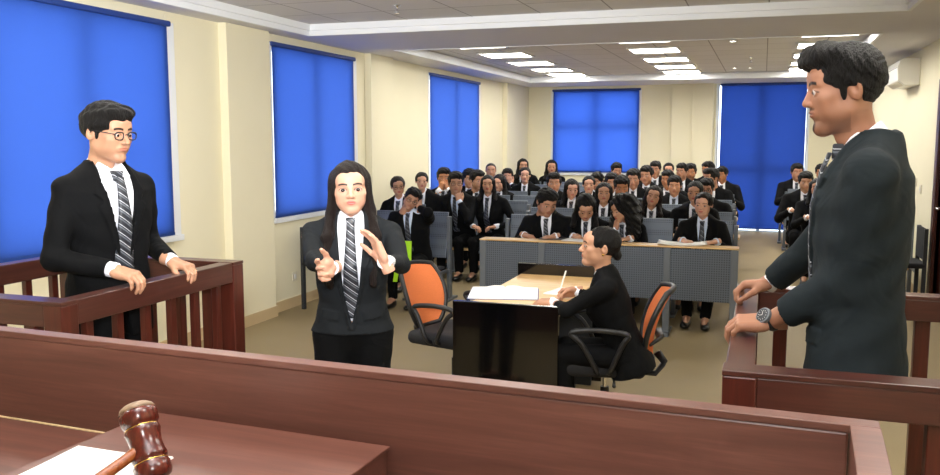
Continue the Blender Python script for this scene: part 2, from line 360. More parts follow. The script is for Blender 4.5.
def head_mesh(sex, vox, v=0, eyes=1):
    """head frame: centre of the head at 0, looks along -Y"""
    key = ('head', sex, vox, v)
    if key in CACHE: return CACHE[key]
    r = random.Random(v*13+5); j = lambda a: r.uniform(-a, a)
    m = sex == 'm'; V = Vol((-.11, -.15, -.22), (.11, .13, .14), vox)
    jw = (.043 if m else .036)+j(.004); ch = (-.1 if m else -.096)+j(.004)
    V.put(ell((0, .014, .03), (.074, .094, .086)))
    V.put(ell((0, -.022, -.028), ((.059 if m else .057)+j(.003), .070, .086)), .03)
    for s in (-1, 1):
        V.put(con((s*jw, .004, -.058), (s*.012, -.062, ch), .024 if m else .02, .015), .03)
        V.put(ell((s*.040, -.058, -.018), (.024, .020, .022)), .02)
        V.put(ell((s*.036, -.046, -.052), (.022, .024, .024)), .02)
    V.put(ell((0, -.069, ch+.002), (.019, .018, .015)), .02)
    V.put(ell((0, -.060, .045), (.052, .030, .035)), .03)
    for s in (-1, 1):
        V.cut(ell((s*.031, -.103, .004), (.019, .018, .013)), .014)
        V.put(con((s*.012, -.083, .022), (s*.044, -.072, .026), .0075 if m else .006, .006), .012)
    nl = -.112+j(.004)
    V.put(con((0, -.082, .016), (0, nl+.010, -.020), .0075, .0095), .010)
    V.put(ell((0, nl+.008, -.026), (.0105, .0105, .009)), .006)
    for s in (-1, 1): V.put(ell((s*.0115, -.094, -.029), (.0075, .010, .0075)), .005)
    V.put(ell((0, -.076, -.055), (.025, .017, .018)), .012)
    lw = .0205 if m else .0182; V.put(ell((0, -.0875, -.0515), (lw, .0080, .0042)), .004); V.put(ell((0, -.0868, -.0612), (lw*.86, .0088, .0052)), .004)
    V.cut(ell((0, -.097, -.0562), (lw*1.08, .010, .0014)), .002)
    for s in (-1, 1):
        V.put(ell((s*.031, -.0755, .003), (.0160 if m else .0175, .0148, .0118 if m else .0128)), .005)   # lids
        if vox < .004: V.cut(ell((s*.0318, -.094, .0025), ((.0152, .016, .0066) if m else (.0166, .017, .0076))), .001)
        else: V.cut(ell((s*.0315, -.096, .0025), (.0145, .014, .0058)), .001)
        # ears
        V.put(ell((s*.076, .014, -.004), (.007, .018, .030), (8, 0, s*-22)), .006); V.cut(ell((s*.083, .010, .0), (.006, .009, .017), (8, 0, s*-22)), .003)
    nr = .049 if m else .042
    V.put(con((0, .020, -.06), (0, .034, -.2), nr, nr+.006), .025)
    if m: V.put(ell((0, -.018, -.135), (.010, .012, .014)), .02)
    p, q = V.mesh()
    x, y, z = p[:, 0], p[:, 1], p[:, 2]; ax = np.abs(x)
    sm = lambda a: np.clip(a, 0, 1)
    lip = sm(1.3-((x/(.022 if m else .0185))**2+((z+.0565)/.0105)**2))*2*(y < -.078); lip = sm(lip)*(.45 if m else 1)
    bz = (.0265 if m else .0265)+.004*np.sin(np.clip((ax-.012)/.036, 0, 1)*3.1); br = sm((.0052 if m else .0048)-np.abs(z-bz)+.001)/.003*(ax > .011)*(ax < .049)*(y < -.05); br = sm(br)
    lash = sm(1.6-np.abs(((ax-.0315)/.0155)**2+((z-.0025)/(.0070 if m else .0092))**2-1.05)*5)*(y < -.06)*(z > .001); br = np.maximum(br*(1 if vox < .004 else .8), sm(lash)*(.95 if not m else .7)*(1 if vox < .004 else .4))
    if v == 101:   # moustache and chin beard
        mo = sm((.026-ax)/.006)*sm(1-np.abs(z+.042)/.006)*1.0*(y < -.075); go = sm(1.25-((x/.018)**2+((z+.092)/.019)**2))*(y < -.055)
        st = .35*sm((-z-.055)/.03)*(y < .0)*sm((y+.11)/.03)*(z > -.12); br = np.maximum(br, np.maximum(sm(mo)*.8, np.maximum(sm(go)*.95, st)))
    elif v == 102:
        mo = sm((.026-ax)/.008)*sm(1-np.abs(z+.042)/.006)*(y < -.075); go = sm((-z-.045)/.02)*(z > -.13)*(y < -.0)*.55; br = np.maximum(br, np.maximum(mo*.6, go))
    elif m: st = .16*sm((-z-.05)/.03)*(y < .0)*(z > -.115); br = np.maximum(br, st)
    CACHE[key] = (p, q, lip, br); return CACHE[key]
def hair_mesh(style, vox, v=0):
    key = ('hair', style, vox, v)
    if key in CACHE: return CACHE[key]
    r = random.Random(v*7+3); ph = [r.uniform(0, 6) for _ in range(6)]
    V = Vol((-.19, -.19, -.46), (.19, .21, .2), vox)
    if style == 'short':
        V.put(ell((0, .020, .038), (.085, .104, .096))); V.put(ell((0, -.01, .086), (.070, .082, .048)), .02); V.put(ell((.012, -.062, .092), (.050, .034, .026)), .018)
        V.wobble(lambda X, Y, Z: .0035*np.sin(70*X+ph[0]+25*Y)*np.sin(55*Y+ph[1])+.0025*np.sin(120*X+90*Z+ph[2]+60*Y)+.0015*np.sin(230*Y+150*X+ph[3]))
        V.cut(ell((0, -.125, -.032), (.071, .118, .099)), .006); V.cut(rbox((0, -.10, -.09), (.2, .070, .110), .03), .008)                 # forehead and face
        V.cut(rbox((0, -.018, -.115), (.2, .052, .118), .018), .006)                # in front of and over the ears
        V.cut(rbox((0, .10, -.21), (.2, .14, .14), .03), .01)
        for s in (-1, 1): V.put(ell((s*.0705, -.014, .000), (.005, .010, .026)), .006)
    elif style == 'quiff':
        V.put(ell((0, .018, .036), (.086, .103, .096))); V.put(ell((0, -.045, .10), (.066, .062, .042)), .02); V.put(ell((0, -.088, .088), (.046, .026, .020)), .012)
        V.wobble(lambda X, Y, Z: .0026*np.sin(60*X+ph[0]+45*Y)*np.sin(50*Y+ph[1]+30*Z)+.0018*np.sin(140*X+110*Z+ph[2]+80*Y)+.0016*np.sin(320*Y+240*X+ph[3])*np.sin(200*Z+ph[4]))
        V.cut(ell((0, -.128, -.030), (.073, .118, .096)), .006); V.cut(rbox((0, -.105, -.09), (.2, .074, .110), .03), .008); V.cut(rbox((0, -.018, -.113), (.2, .052, .118), .018), .006); V.cut(rbox((0, .10, -.215), (.2, .14, .14), .03), .01)
        for s in (-1, 1): V.put(ell((s*.0705, -.016, .000), (.0055, .010, .030)), .006)
    elif style == 'bald':
        V.put(ell((0, .018, .034), (.078, .097, .088))); V.cut(rbox((0, -.10, -.05), (.2, .085, .12), .03), .006); V.cut(rbox((0, -.03, -.12), (.2, .037, .11), .012), .006); V.cut(rbox((0, .10, -.19), (.2, .14, .14), .03), .01)
    else:
        V.put(ell((0, .018, .034), (.083, .102, .095)))
        if style in ('long', 'curly', 'fringe'):
            w = .03 if style == 'curly' else 0
            for s in (-1, 1):
                V.put(con((s*.056, .004, .04), (s*.080, .0, -.10), .030+w*.3, .024+w), .03)
                V.put(con((s*.080, .0, -.10), (s*.098, -.045-(.03 if v % 2 == 0 else 0), -.21), .024+w, .026+w), .02)
                if style != 'curly' and v % 2 == 0: V.put(con((s*.098, -.075, -.21), (s*.090, -.128, -.42), .027, .016), .02)
            V.put(con((0, .06, .0), (0, .085, -.22), .07+w*.5, .06+w*.5), .03)
        if style in ('tied', 'bun'):
            V.put(ell((0, .100, -.045), (.028, .026, .032)), .02)
            if style == 'tied': V.put(con((0, .115, -.05), (0, .11, -.22), .028, .018), .02)
        amp = .007 if style == 'curly' else .0022
        V.wobble(lambda X, Y, Z: amp*np.sin(75*X+ph[0]+(60*Z if style == 'curly' else 6*Z))*np.sin(65*Y+ph[1]+(50*Z if style == 'curly' else 0))+amp*.6*np.sin(170*X+120*Y+ph[2]+(90*Z if style == 'curly' else 12*Z)))
        # face opening: rounded oval with a centre parting
        if style == 'fringe': V.cut(ell((0, -.13, -.045), (.060, .10, .095)), .006)
        else:
            V.cut(ell((0, -.13, -.028), (.058 if style != 'curly' else .056, .10, .104)), .006); V.cut(ell((.0, -.115, .05), (.022, .04, .036)), .012)
        V.cut(ell((0, -.12, -.135), (.055, .12, .09)), .01)
        if style in ('tied', 'bun'):
            V.cut(rbox((0, -.06, -.13), (.2, .068, .125), .02), .008); V.cut(rbox((0, .03, -.23), (.2, .062, .14), .03), .01)
    CACHE[key] = V.mesh(); return CACHE[key]
def rotm(yaw, pitch, roll):
    """yaw>0 turns to the person's left (+X side when facing -Y); pitch>0 nods down"""
    return np.array(Matrix.Rotation(R(yaw), 3, 'Z') @ Matrix.Rotation(R(pitch), 3, 'X') @ Matrix.Rotation(R(roll), 3, 'Y'))
def frame(d, n):
    d = np.array(d, float); d /= np.linalg.norm(d); n = np.array(n, float); n -= d*(n@d); n /= np.linalg.norm(n); return d, n
def ik(s, w, l1, l2, pole):
    s = np.array(s, float); w = np.array(w, float); v = w-s; D = np.linalg.norm(v)
    if D > (l1+l2)*.995: w = s+v/D*(l1+l2)*.995; v = w-s; D = np.linalg.norm(v)
    a = (l1*l1-l2*l2+D*D)/(2*D); h = math.sqrt(max(l1*l1-a*a, 0)); u = v/D
    p = np.array(pole, float); p = p-u*(p@u); p /= np.linalg.norm(p); return s+u*a+p*h, w
JM = [(-.14,.185,.132,.005),(-.05,.183,.130,.005),(.05,.172,.122,.0),(.16,.163,.115,-.002),(.28,.176,.122,-.004),(.38,.186,.125,-.002),(.46,.178,.113,.004),(.52,.130,.082,.008),(.57,.076,.064,.014),(.60,.060,.060,.022)]
JF = [(-.14,.185,.135,.01),(-.06,.180,.132,.01),(.05,.158,.115,.0),(.15,.140,.104,-.002),(.25,.150,.115,-.012),(.33,.160,.132,-.020),(.40,.160,.118,-.012),(.47,.148,.098,.004),(.52,.115,.080,.014),(.57,.070,.060,.018),(.60,.052,.052,.022)]
def build_person(P):
    """P: dict – see people table. Everything is built in person-local metres, facing -Y."""
    s = P.get('s', 1.0); m = P['sex'] == 'm'; hs = P.get('hs', .97 if m else .93)*np.array(P.get('asp', (1.05, 1.02, .97) if m else (1.04, 1.02, .93))); vx = P.get('vox', .011); vh = P.get('vh', .0055)
    root = thing('person', P['label'], 'person', P['loc'], R(P['rz']), P.get('group'))
    seated = P.get('seated', True); lean = P.get('lean', 0); hipz = P.get('hipz', .50 if seated else .93*s)
    Rt = np.array(Matrix.Rotation(R(P.get('twist', 0)), 3, 'Z') @ Matrix.Rotation(R(lean), 3, 'X') @ Matrix.Rotation(R(P.get('tilt', 0)), 3, 'Y'))
    hip = np.array([0, 0, hipz]); T2L = lambda p: (np.asarray(p)*1.0) @ Rt.T+hip; L2T = lambda p: (np.asarray(p, float)-hip) @ Rt
    tab = [(a*s, b*s, c*s, d*s) for a, b, c, d in (JM if m else JF)]
    shx = (.172 if m else .148)*s*P.get('shw', 1); shz = .462*s
    nb = np.array([0, .022, .56])*s
    Rh = rotm(*P.get('head', (0, 0, 0)))                     # head rotation in person space
    yaw, pit, rol = P.get('head', (0, 0, 0)); Rn = rotm(0, pit*.5, rol*.6)
    hc = T2L(nb)+Rn @ (np.array([0, -.035, .139])*s)+np.array(P.get('hoff', (0, 0, 0)))
    mats = {'skin': M[P.get('skin', 'skin0')], 'suit': M[P.get('suit', 'suit_black')], 'shirt': M[P.get('shirt', 'shirt')], 'hair': M[P.get('hairm', 'hair')]}
    # arms: targets in person-local space
    arms = []
    for sd, k in ((-1, 'R'), (1, 'L')):
        S = T2L((sd*shx, .012*s, shz))
        W, d, n, curl, spr, th = P['hand'+k]
        El, W = ik(S, W, .285*s, .255*s, P.get('pole'+k, (sd*.5, .5, -1)))
        arms.append((sd, S, El, np.array(W), d, n, curl, spr, th))
    # ---- body : hidden trunk + limbs + fine head and hands in one mesh
    pts = []; fcs = []; lip = []; bro = []; nv = 0
    def addm(p, q, l=None, b=None):
        nonlocal nv
        pts.append(p); fcs.append(q+nv); nv += len(p); lip.append(np.zeros(len(p)) if l is None else l); bro.append(np.zeros(len(p)) if b is None else b)
    VB = Vol((-.75, -.75, -.05), (.75, .6, 2.0), .012 if vx < .008 else .02); VB.put(con(T2L((0, 0, 0)), T2L((0, 0, .40*s)), .10*s, .10*s)); VB.put(con(T2L((0, .01, .4*s)), T2L(nb*.93), .08*s, .034*s), .03)
    hd = head_mesh(P['sex'], vh, P.get('face', 0))
    for sd, S, E, W, *_ in arms:
        VB.put(con(T2L((0, .01, .44*s)), S, .05*s, .042*s), .03); VB.put(con(S, E, .042*s, .036*s), .02); VB.put(con(E, W, .034*s, .0265*s), .01)
    hipw = .09*s; legs = []
    kn = P.get('knees'); an = P.get('ankles')
    for sd in (-1, 1):
        H = hip+np.array([sd*hipw, 0, -.01])
        if seated:
            K = np.array(kn[0 if sd < 0 else 1]) if kn else np.array([sd*.11*s, -.40*s, hipz+.0]); A_ = np.array(an[0 if sd < 0 else 1]) if an else np.array([sd*.11*s, -.38*s, .09])
        else: K = np.array([sd*.095*s, -.01, .50*s]); A_ = np.array([sd*.10*s, .02, .09])
        legs.append((sd, H, K, A_)); VB.put(con(H, K, .075*s, .05*s), .03); VB.put(con(K, A_, .05*s, .035*s), .01); VB.put(con(A_, A_+np.array([0, -.13*s, -.05]), .035, .028), .01)
    p, q = VB.mesh(); addm(p, q)
    addm(hd[0]*hs @ Rh.T+hc, hd[1], hd[2], hd[3])
    hsz = (1.0 if m else .9)*P.get('hsz', 1)
    for sd, S, E, W, d, n, curl, spr, th in arms:
        if d is None: d = W-E
        d, n = frame(d, n); hp, hq = hand_mesh(curl, spr, P.get('vhand', .006), th)
        z = -n; y = d; x = np.cross(y, z)      # palm faces n ; thumb on +x of the frame
        want = P.get('thumb'+('R' if sd < 0 else 'L'))
        # right hand (palm n, fingers d): thumb side = n x d ... choose by handedness
        tdir = np.cross(d, n)*(1 if sd < 0 else -1)
        B = np.stack([tdir, y, z], 1)
        hp = hp*hsz @ B.T+W; 
        if np.linalg.det(B) < 0: hq = hq[:, ::-1]
        addm(hp, hq)
    body = make_mesh('body', np.concatenate(pts), np.concatenate(fcs), mats['skin'], root, attrs={'lip': np.concatenate(lip), 'brow': np.concatenate(bro)})
    # ---- eyes
    for e in (-1, 1):
        c0 = np.array([e*.0314, -.0765 if m else -.0762, .0025]); rr = .0124 if m else .0131
        n = 18; vs = []; fs = []; fm = []
        gz = P.get('gaze', (0, 0)); G = rotm(gz[0], gz[1], 0)
        for i in range(n+1):
            for k in range(n):
                a = math.pi*i/n; b = 2*math.pi*k/n; vs.append(Rh @ ((c0+G @ np.array([rr*math.sin(a)*math.cos(b), -rr*math.cos(a), rr*math.sin(a)*math.sin(b)]))*hs)+hc)
        for i in range(n):
            for k in range(n): fs.append((i*n+k, i*n+(k+1) % n, (i+1)*n+(k+1) % n, (i+1)*n+k)); fm.append(1 if i < (3 if m else 4) else 0)
        make_mesh('eye', vs, fs, [M['eye_white'], M['iris']], root, True, fm)
    # ---- hair
    if P.get('hair'):
        hp, hq = hair_mesh(P['hair'], P.get('vhair', vh), P.get('hv', 0)); 
        sc = np.array(P.get('hairsc', (1, 1, 1)))
        hm = hp*sc*hs
        # long strands hang straight down in spite of the nod
        w = np.clip((-hp[:, 2]-.05)/.2, 0, 1)[:, None]; RhY = rotm(yaw*.55, 0, 0)
        q1 = hm @ Rh.T; neck = np.array([0, 0.03, -.08])*hs; q2 = (hm-neck) @ RhY.T+Rh @ neck; hv = q1*(1-w)+q2*w
        make_mesh('hair', hv+hc, hq, mats['hair'], root)
    # ---- jacket in torso frame
    f_tab = tab; cutm = P.get('open', .16)*s; wv = (.076 if m else .070)*s*P.get('vw', 1)
    ks = P.get('jk', 1.0)
    jt = [(a, b*ks, c*ks, d) for a, b, c, d in tab]; z0 = -.12*s if seated else P.get('hem', -.16)*s
    jt2 = [(z0-.02, jt[0][1]*1.02, jt[0][2]*1.02, jt[0][3])]+[r_ for r_ in jt if r_[0] > z0]
    J = Vol((-.62, -.72, z0-.04), (.62, .42, .70*s), vx)
    J.put(loft(jt2, .0, 2.3, z0, .575*s))
    for sd in (-1, 1): J.put(con((sd*.055*s, .022*s, .528*s), (sd*(shx-.016*s), .012*s, shz+.010*s), .042*s, (.050 if m else .046)*s), .05*s)
    if not m:
        for sd in (-1, 1): J.put(ell((sd*.062*s, -.088*s, .31*s), (.058*s, .052*s, .060*s)), .04*s)
    Rs = P.get('sleeve', 1.0); cuts = []
    for sd, S, E, W, *_ in arms:
        S_, E_, W_ = L2T(S), L2T(E), L2T(W); u = (W_-E_); u /= np.linalg.norm(u); Wc = W_-u*.01
        ar = (.056 if m else .048)*s*Rs
        J.put(con(S_, E_, ar, ar*.86), .035*s); J.put(con(E_, Wc, ar*.88, ar*.62), .02*s); rt_ = P.get('retract', (0, 0))[0 if sd < 0 else 1]; cuts.append((W_-u*(.022+rt_), W_+u*.06))
    # soft folds in the cloth
    wa = P.get('wr', .0022)
    J.wobble(lambda X, Y, Z: wa*np.sin(38*Z+20*X+9*Y+2)*np.sin(22*X+13*Z+1)+wa*.7*np.sin(60*Z-35*Y+18*X))
    vshape = polyd([(0, cutm), (wv*.55, cutm+.17*s), (wv*.95, .50*s), (wv*.82, .66*s), (-wv*.82, .66*s), (-wv*.95, .50*s), (-wv*.55, cutm+.17*s)])
    lapA = {}
    for sd in (-1, 1):
        lapA[sd] = polyd([(sd*x*s, z*s) for x, z in ((-.012, P.get('open', .16)-.02), (.012, P.get('open', .16)-.02), (.075, .33), (.108, .405), (.083, .425), (.112, .455), (.098, .50), (.07, .60), (.03, .60), (.05, .45))])
        tl = loft(jt2, .0, 2.3, z0, .575*s)
        def lapf(X, Y, Z, sd=sd, tl=tl): return np.maximum(np.maximum(tl[2](X, Y, Z)-(.006 if vx > .008 else .0085), lapA[sd](X, Z)), Y)
        J.put((tl[0]-.01, tl[1]+.01, lapf), .0)
    J.cut((np.array([-wv*1.1, -.3, cutm-.01]), np.array([wv*1.1, .01, .7*s]), lambda X, Y, Z: np.maximum(vshape(X, Z), Y-.01)), .0)
    for c0, c1 in cuts: J.cut(cyl(c0, c1, .062), 0)
    # neck hole
    J.cut(con((0, .020*s, .50*s), (0, .02*s, .70*s), .030*s, .064*s if m else .056*s), .004)
    if z0 < -.13*s and P.get('split', True):
        J.cut((np.array([-.03, -.3, z0-.02]), np.array([.03, 0, cutm-.12*s]), polyx([(0, cutm-.13*s), (.035*s, z0-.03), (-.035*s, z0-.03)])))
    pk = P.get('pock', 0)
    for sd in (-1, 1):
        if not seated:
            tl = loft(jt2, .0, 2.3, z0, .575*s)
            fl = polyd([(sd*.055*s, (.045+pk)*s), (sd*.14*s, (.055+pk)*s), (sd*.14*s, (.01+pk)*s), (sd*.055*s, pk*s)])
            J.put((tl[0]-.01, tl[1]+.01, lambda X, Y, Z, fl=fl, tl=tl: np.maximum(np.maximum(tl[2](X, Y, Z)-.005, fl(X, Z)), Y)))
    J.put(ell((0, .060*s, .558*s), (.058*s, .018*s, .028*s)), .015)
    p, q = J.mesh(); jk = make_mesh('jacket', T2L(p), q, mats['suit'], root)
    # buttons
    yf = lambda x, z, o=0.: (np.interp(z, [r_[0] for r_ in tab], [r_[3] for r_ in tab])-np.interp(z, [r_[0] for r_ in tab], [r_[2] for r_ in tab])*(max(0, 1-(abs(x)/np.interp(z, [r_[0] for r_ in tab], [r_[1] for r_ in tab]))**2.3))**(1/2.3))-o-(0 if m else max(0, 1-abs(z/s-.31)/.09)*.012*s)
    if P.get('buttons', not seated):
        for zz in (P.get('open', .16)-.03, P.get('open', .16)-.14):
            if zz < P.get('hem', -.2)+.01: continue
            b = MB(); c = T2L((0.004, yf(0, zz*s)-.005, zz*s)); c2 = T2L((0.004, yf(0, zz*s)+.004, zz*s)); b.cyl(c2, c, .010, .009, 14); b.build('button', M['black_plastic'], jk, smooth=False)
    # ---- shirt
    st = [(a, b-.010*s, c-.011*s, d) for a, b, c, d in tab]
    Sh = Vol((-.3, -.3, -.05*s), (.3, .3, .72*s), min(vx, .008)); Sh.put(loft(st, 0, 2.3, max(-.02, P.get('hem', -.2)+.06)*s, .57*s))
    nr = (.061 if m else .052)*s; NB = L2T(hc+Rh @ (np.array([0, .026, -.115])*hs)); nlow = np.array([0, .022*s, .50*s])
    Sh.put(con(nlow, NB, nr+.008*s, nr+.001), .012)
    Sh.cut(con(NB+(NB-nlow)*.02+np.array([0, 0, .012]), NB+(NB-nlow)*2, .08, .08)) if False else None
    up = (NB-nlow); up /= np.linalg.norm(up); pl = nlow+up*(.072*s); tiltv = up+np.array([0, -.42, 0]); tiltv /= np.linalg.norm(tiltv)
    Sh.keep(lambda X, Y, Z: (X-pl[0])*tiltv[0]+(Y-pl[1])*tiltv[1]+(Z-pl[2])*tiltv[2])
    # open neck notch and collar wings
    for sd in (-1, 1):
        cw = polyd([(sd*x*s, z*s) for x, z in ((.002, .545), (.050, .58), (.072, .52), (.040, .455))])
        tl = loft(st, .0, 2.3, -.02*s, .60*s)
        Sh.put((tl[0]-.02, tl[1]+.02, lambda X, Y, Z, cw=cw, tl=tl: np.maximum(np.maximum(tl[2](X, Y, Z)-.008*s, cw(X, Z)), Y)))
    p, q = Sh.mesh(); sh = make_mesh('shirt', T2L(p), q, mats['shirt'], root)
    if P.get('cuff', True):
        for sd, S, E, W, *_ in arms:
            if P.get('retract', (0, 0))[0 if sd < 0 else 1] > .02: continue
            u = (W-E)/np.linalg.norm(W-E); ar = (.060 if m else .050)*s*Rs*.6; b = MB(); b.tube([W-u*.06, W-u*.02, W+u*.014, W+u*.015], [.031*s, .031*s, .0305*s, .025*s], 20); b.build('shirt_cuff', mats['shirt'], sh, smooth=True)
    # ---- tie
    if P.get('tie', True):
        rows = []; zt = .520*s; zb = P.get('tiez', cutm/s-.03)*s if P.get('tiez') is None else P['tiez']*s
        nn = 16
        for i in range(nn+1):
            z = zt+(zb-zt)*i/nn
            w = (.016+.026*min(1, i/nn*1.15))*s*P.get('tiew', 1)
            if i == 0: w = .018*s
            if P.get('tiepoint') and i == nn: w = .004
            rows.append([(x*w, yf(x*w, z)-(.004 if m else .006)-.006*(1-x*x)-(.016*s*max(0, 1-i/3)), z) for x in (-1, -.5, 0, .5, 1)])
        vs = [T2L(p) for rw in rows for p in rw]; fs = [(i*5+k, i*5+k+1, i*5+k+6, i*5+k+5) for i in range(nn) for k in range(4)]
        t = make_mesh('tie', vs, fs, M[P.get('tiem', 'tie_plain')], root); md = t.modifiers.new('s', 'SOLIDIFY'); md.thickness = .006; md.offset = 0
        kb = MB(); kc = yf(0, .525*s)-.006*s; w1, w2 = .024*s, .015*s
        kb.hexa([T2L(v) for v in ((-w2, kc-.014, .500*s), (w2, kc-.014, .500*s), (w2, kc+.015, .500*s), (-w2, kc+.015, .500*s), (-w1, kc-.012, .545*s), (w1, kc-.012, .545*s), (w1, kc+.02, .545*s), (-w1, kc+.02, .545*s))]); kb.build('tie_knot', M[P.get('tiem', 'tie_plain')], t, bevel=.005, smooth=True)
    # ---- trousers and shoes
    Tr = Vol((-.45, -.75, .03), (.45, .35, hipz+.2), max(vx, .009)); tr_ = (.082 if m else .092)*s*P.get('thigh', 1)
    th_ = P.get('thigh', 1); Tr.put(ell(hip+np.array([0, .005, .01]), (.145*s*th_, .10*s*th_, .11*s)))
    for sd, H, K, A_ in legs:
        Tr.put(con(H, K, tr_, .062*s), .03); Tr.put(con(K, A_+np.array([0, 0, .01]), .062*s, P.get('hemr', .05)*s), .015)
    Tr.wobble(lambda X, Y, Z: .002*np.sin(50*Z+30*X)*np.sin(33*Y+12*Z)); Tr.keep(lambda X, Y, Z: .085-Z+0*X+0*Y)
    p, q = Tr.mesh(); make_mesh('trousers', p, q, M[P.get('trou', 'suit_black')], root)
    for sd, H, K, A_ in legs:
        Sv = Vol(A_+np.array([-.07, -.24, -.1]), A_+np.array([.07, .12, .05]), .009); fz = A_[2]-.09
        Sv.put(ell((A_[0], A_[1]-.02, fz+.045), (.040*s, .09*s, .045))); Sv.put(ell((A_[0]+sd*.008, A_[1]-.12*s, fz+.032), (.044*s, .085*s, .030)), .03)
        Sv.keep(lambda X, Y, Z: fz+.006-Z+0*X+0*Y); p, q = Sv.mesh(); make_mesh('shoe', p, q, M['shoe'], root)
    # ---- glasses
    if P.get('glasses'):
        g = MB(); tr = lambda p: Rh @ (np.array(p)*hs)+hc
        for e in (-1, 1):
            g.tube([tr((e*.034+.022*math.copysign(abs(math.cos(a))**.7, math.cos(a)), -.101+.006*abs(math.cos(a)), .001+.0165*math.copysign(abs(math.sin(a))**.7, math.sin(a)))) for a in [2*math.pi*k/20 for k in range(20)]], .0025 if vh < .004 else .0026, 6, closed=True)
            g.tube([tr((e*.056, -.096, .008)), tr((e*.072, -.06, .010)), tr((e*.082, .0, .012)), tr((e*.080, .012, .0))], .0019, 6)
        g.tube([tr((-.013, -.103, .006)), tr((0, -.106, .008)), tr((.013, -.103, .006))], .0017, 6); g.build('glasses', M['black_plastic'], root, smooth=True)
    P['_hc'] = hc; P['_root'] = root; P['_arms'] = arms; P['_Rh'] = Rh; P['_hs'] = hs; P['_T2L'] = T2L
    return root
def polyx(pts):
    f = polyd(pts); return lambda X, Y, Z: np.maximum(f(X, Z), Y)
def w2l(P, w):
    a = R(-P['rz']); v = np.array(w, float)-np.array(P['loc']); return np.array([v[0]*math.cos(a)-v[1]*math.sin(a), v[0]*math.sin(a)+v[1]*math.cos(a), v[2]])
def d2l(P, w):
    a = R(-P['rz']); return np.array([w[0]*math.cos(a)-w[1]*math.sin(a), w[0]*math.sin(a)+w[1]*math.cos(a), w[2]])
# ------------------------------------------------------------------ the room
def struct(mb, name, mat, **k):
    o = mb.build(name, mat, **k); tag(o, kind='structure'); return o
XL, XR, YB, YF, ZC = -4.32, 1.57, 15.95, -1.6, 2.60
struct(MB().box(XL-.3, XR+.3, YF-.3, YB+.3, -.1, 0), 'floor', M['floor'])
# left wall with three openings
wins = [(3.87, 5.55), (7.02, 8.69), (10.99, 13.13)]
w = MB(); y = YF
for a, b in wins:
    w.box(XL-.2, XL, y, a, 0, 2.8); w.box(XL-.2, XL, a, b, 0, .90); w.box(XL-.2, XL, a, b, 2.52, 2.8); y = b
w.box(XL-.2, XL, y, YB+.2, 0, 2.8)
for a, b in ((6.22, 6.88), (9.0, 9.62), (14.50, YB)): w.box(XL, XL+.08, a, b, 0, 2.6)
struct(w, 'wall_left', M['wall'], bevel=.004)
# back wall: one window, one floor-length window, stepped pillar
w = MB(); w.box(XL-.2, -3.77, YB, YB+.2, 0, 2.8); w.box(-3.77, -2.16, YB, YB+.2, 0, 1.0); w.box(-3.77, -2.16, YB, YB+.2, 2.52, 2.8); w.box(-2.16, -.79, YB, YB+.2, 0, 2.8)
w.box(-.79, .70, YB, YB+.2, 2.59, 2.8); w.box(.70, XR+.2, YB, YB+.2, 0, 2.8); w.box(-1.58, -.86, YB-.12, YB, 0, 2.6); w.box(-1.22, -.86, YB-.17, YB-.12, 0, 2.6)
w.box(-3.77, -2.16, YB-.02, YB, .95, 1.0)
struct(w, 'wall_back', M['wall'], bevel=.004)
w = MB(); w.box(XR, XR+.2, YF, 8.0, 0, 2.8); w.box(XR, XR+.2, 9.05, YB+.2, 0, 2.8); w.box(XR, XR+.2, 8.0, 9.05, 2.1, 2.8)
struct(w, 'wall_right', M['wall'])
struct(MB().box(XL-.2, XR+.2, YF-.2, YF, 0, 2.8), 'wall_front', M['wall'])
# soffit ring around two tile trays, tile fields above them
T1 = (-4.08, 1.01, .2, 7.30); T2 = (-3.86, 1.00, 8.78, 14.55)
s = MB()
def ring(mb, X0, X1, Y0, Y1, T, z0, z1):
    mb.box(X0, T[0], Y0, Y1, z0, z1); mb.box(T[1], X1, Y0, Y1, z0, z1); mb.box(T[0], T[1], Y0, T[2], z0, z1); mb.box(T[0], T[1], T[3], Y1, z0, z1)
ring(s, XL, XR, YF, 8.0, T1, ZC, ZC+.2); ring(s, XL, XR, 8.0, YB, T2, ZC, ZC+.2)
struct(s, 'ceiling', M['soffit'])
def trayring(T, z0, z1, t, name):
    m = MB(); m.box(T[0], T[0]+t, T[2], T[3], z0, z1); m.box(T[1]-t, T[1], T[2], T[3], z0, z1); m.box(T[0]+t, T[1]-t, T[2], T[2]+t, z0, z1); m.box(T[0]+t, T[1]-t, T[3]-t, T[3], z0, z1)
    struct(m, name, M['cornice'], bevel=.004)
trayring(T1, ZC-.006, ZC+.085, .03, 'trim_1'); trayring(T2, ZC-.006, ZC+.085, .03, 'trim_2')
trayring((T1[0]+.03, T1[1]-.03, T1[2]+.03, T1[3]-.03), ZC+.04, ZC+.1, .02, 'trim_3')
o = struct(MB().box(T1[0]-.02, T1[1]+.02, T1[2]-.02, T1[3]+.02, ZC+.10, ZC+.14), 'ceiling', M['ceil_tile'])
o = struct(MB().box(T2[0]-.02, T2[1]+.02, T2[2]-.02, T2[3]+.02, ZC+.10, ZC+.14), 'ceiling', M['ceil_tile'])
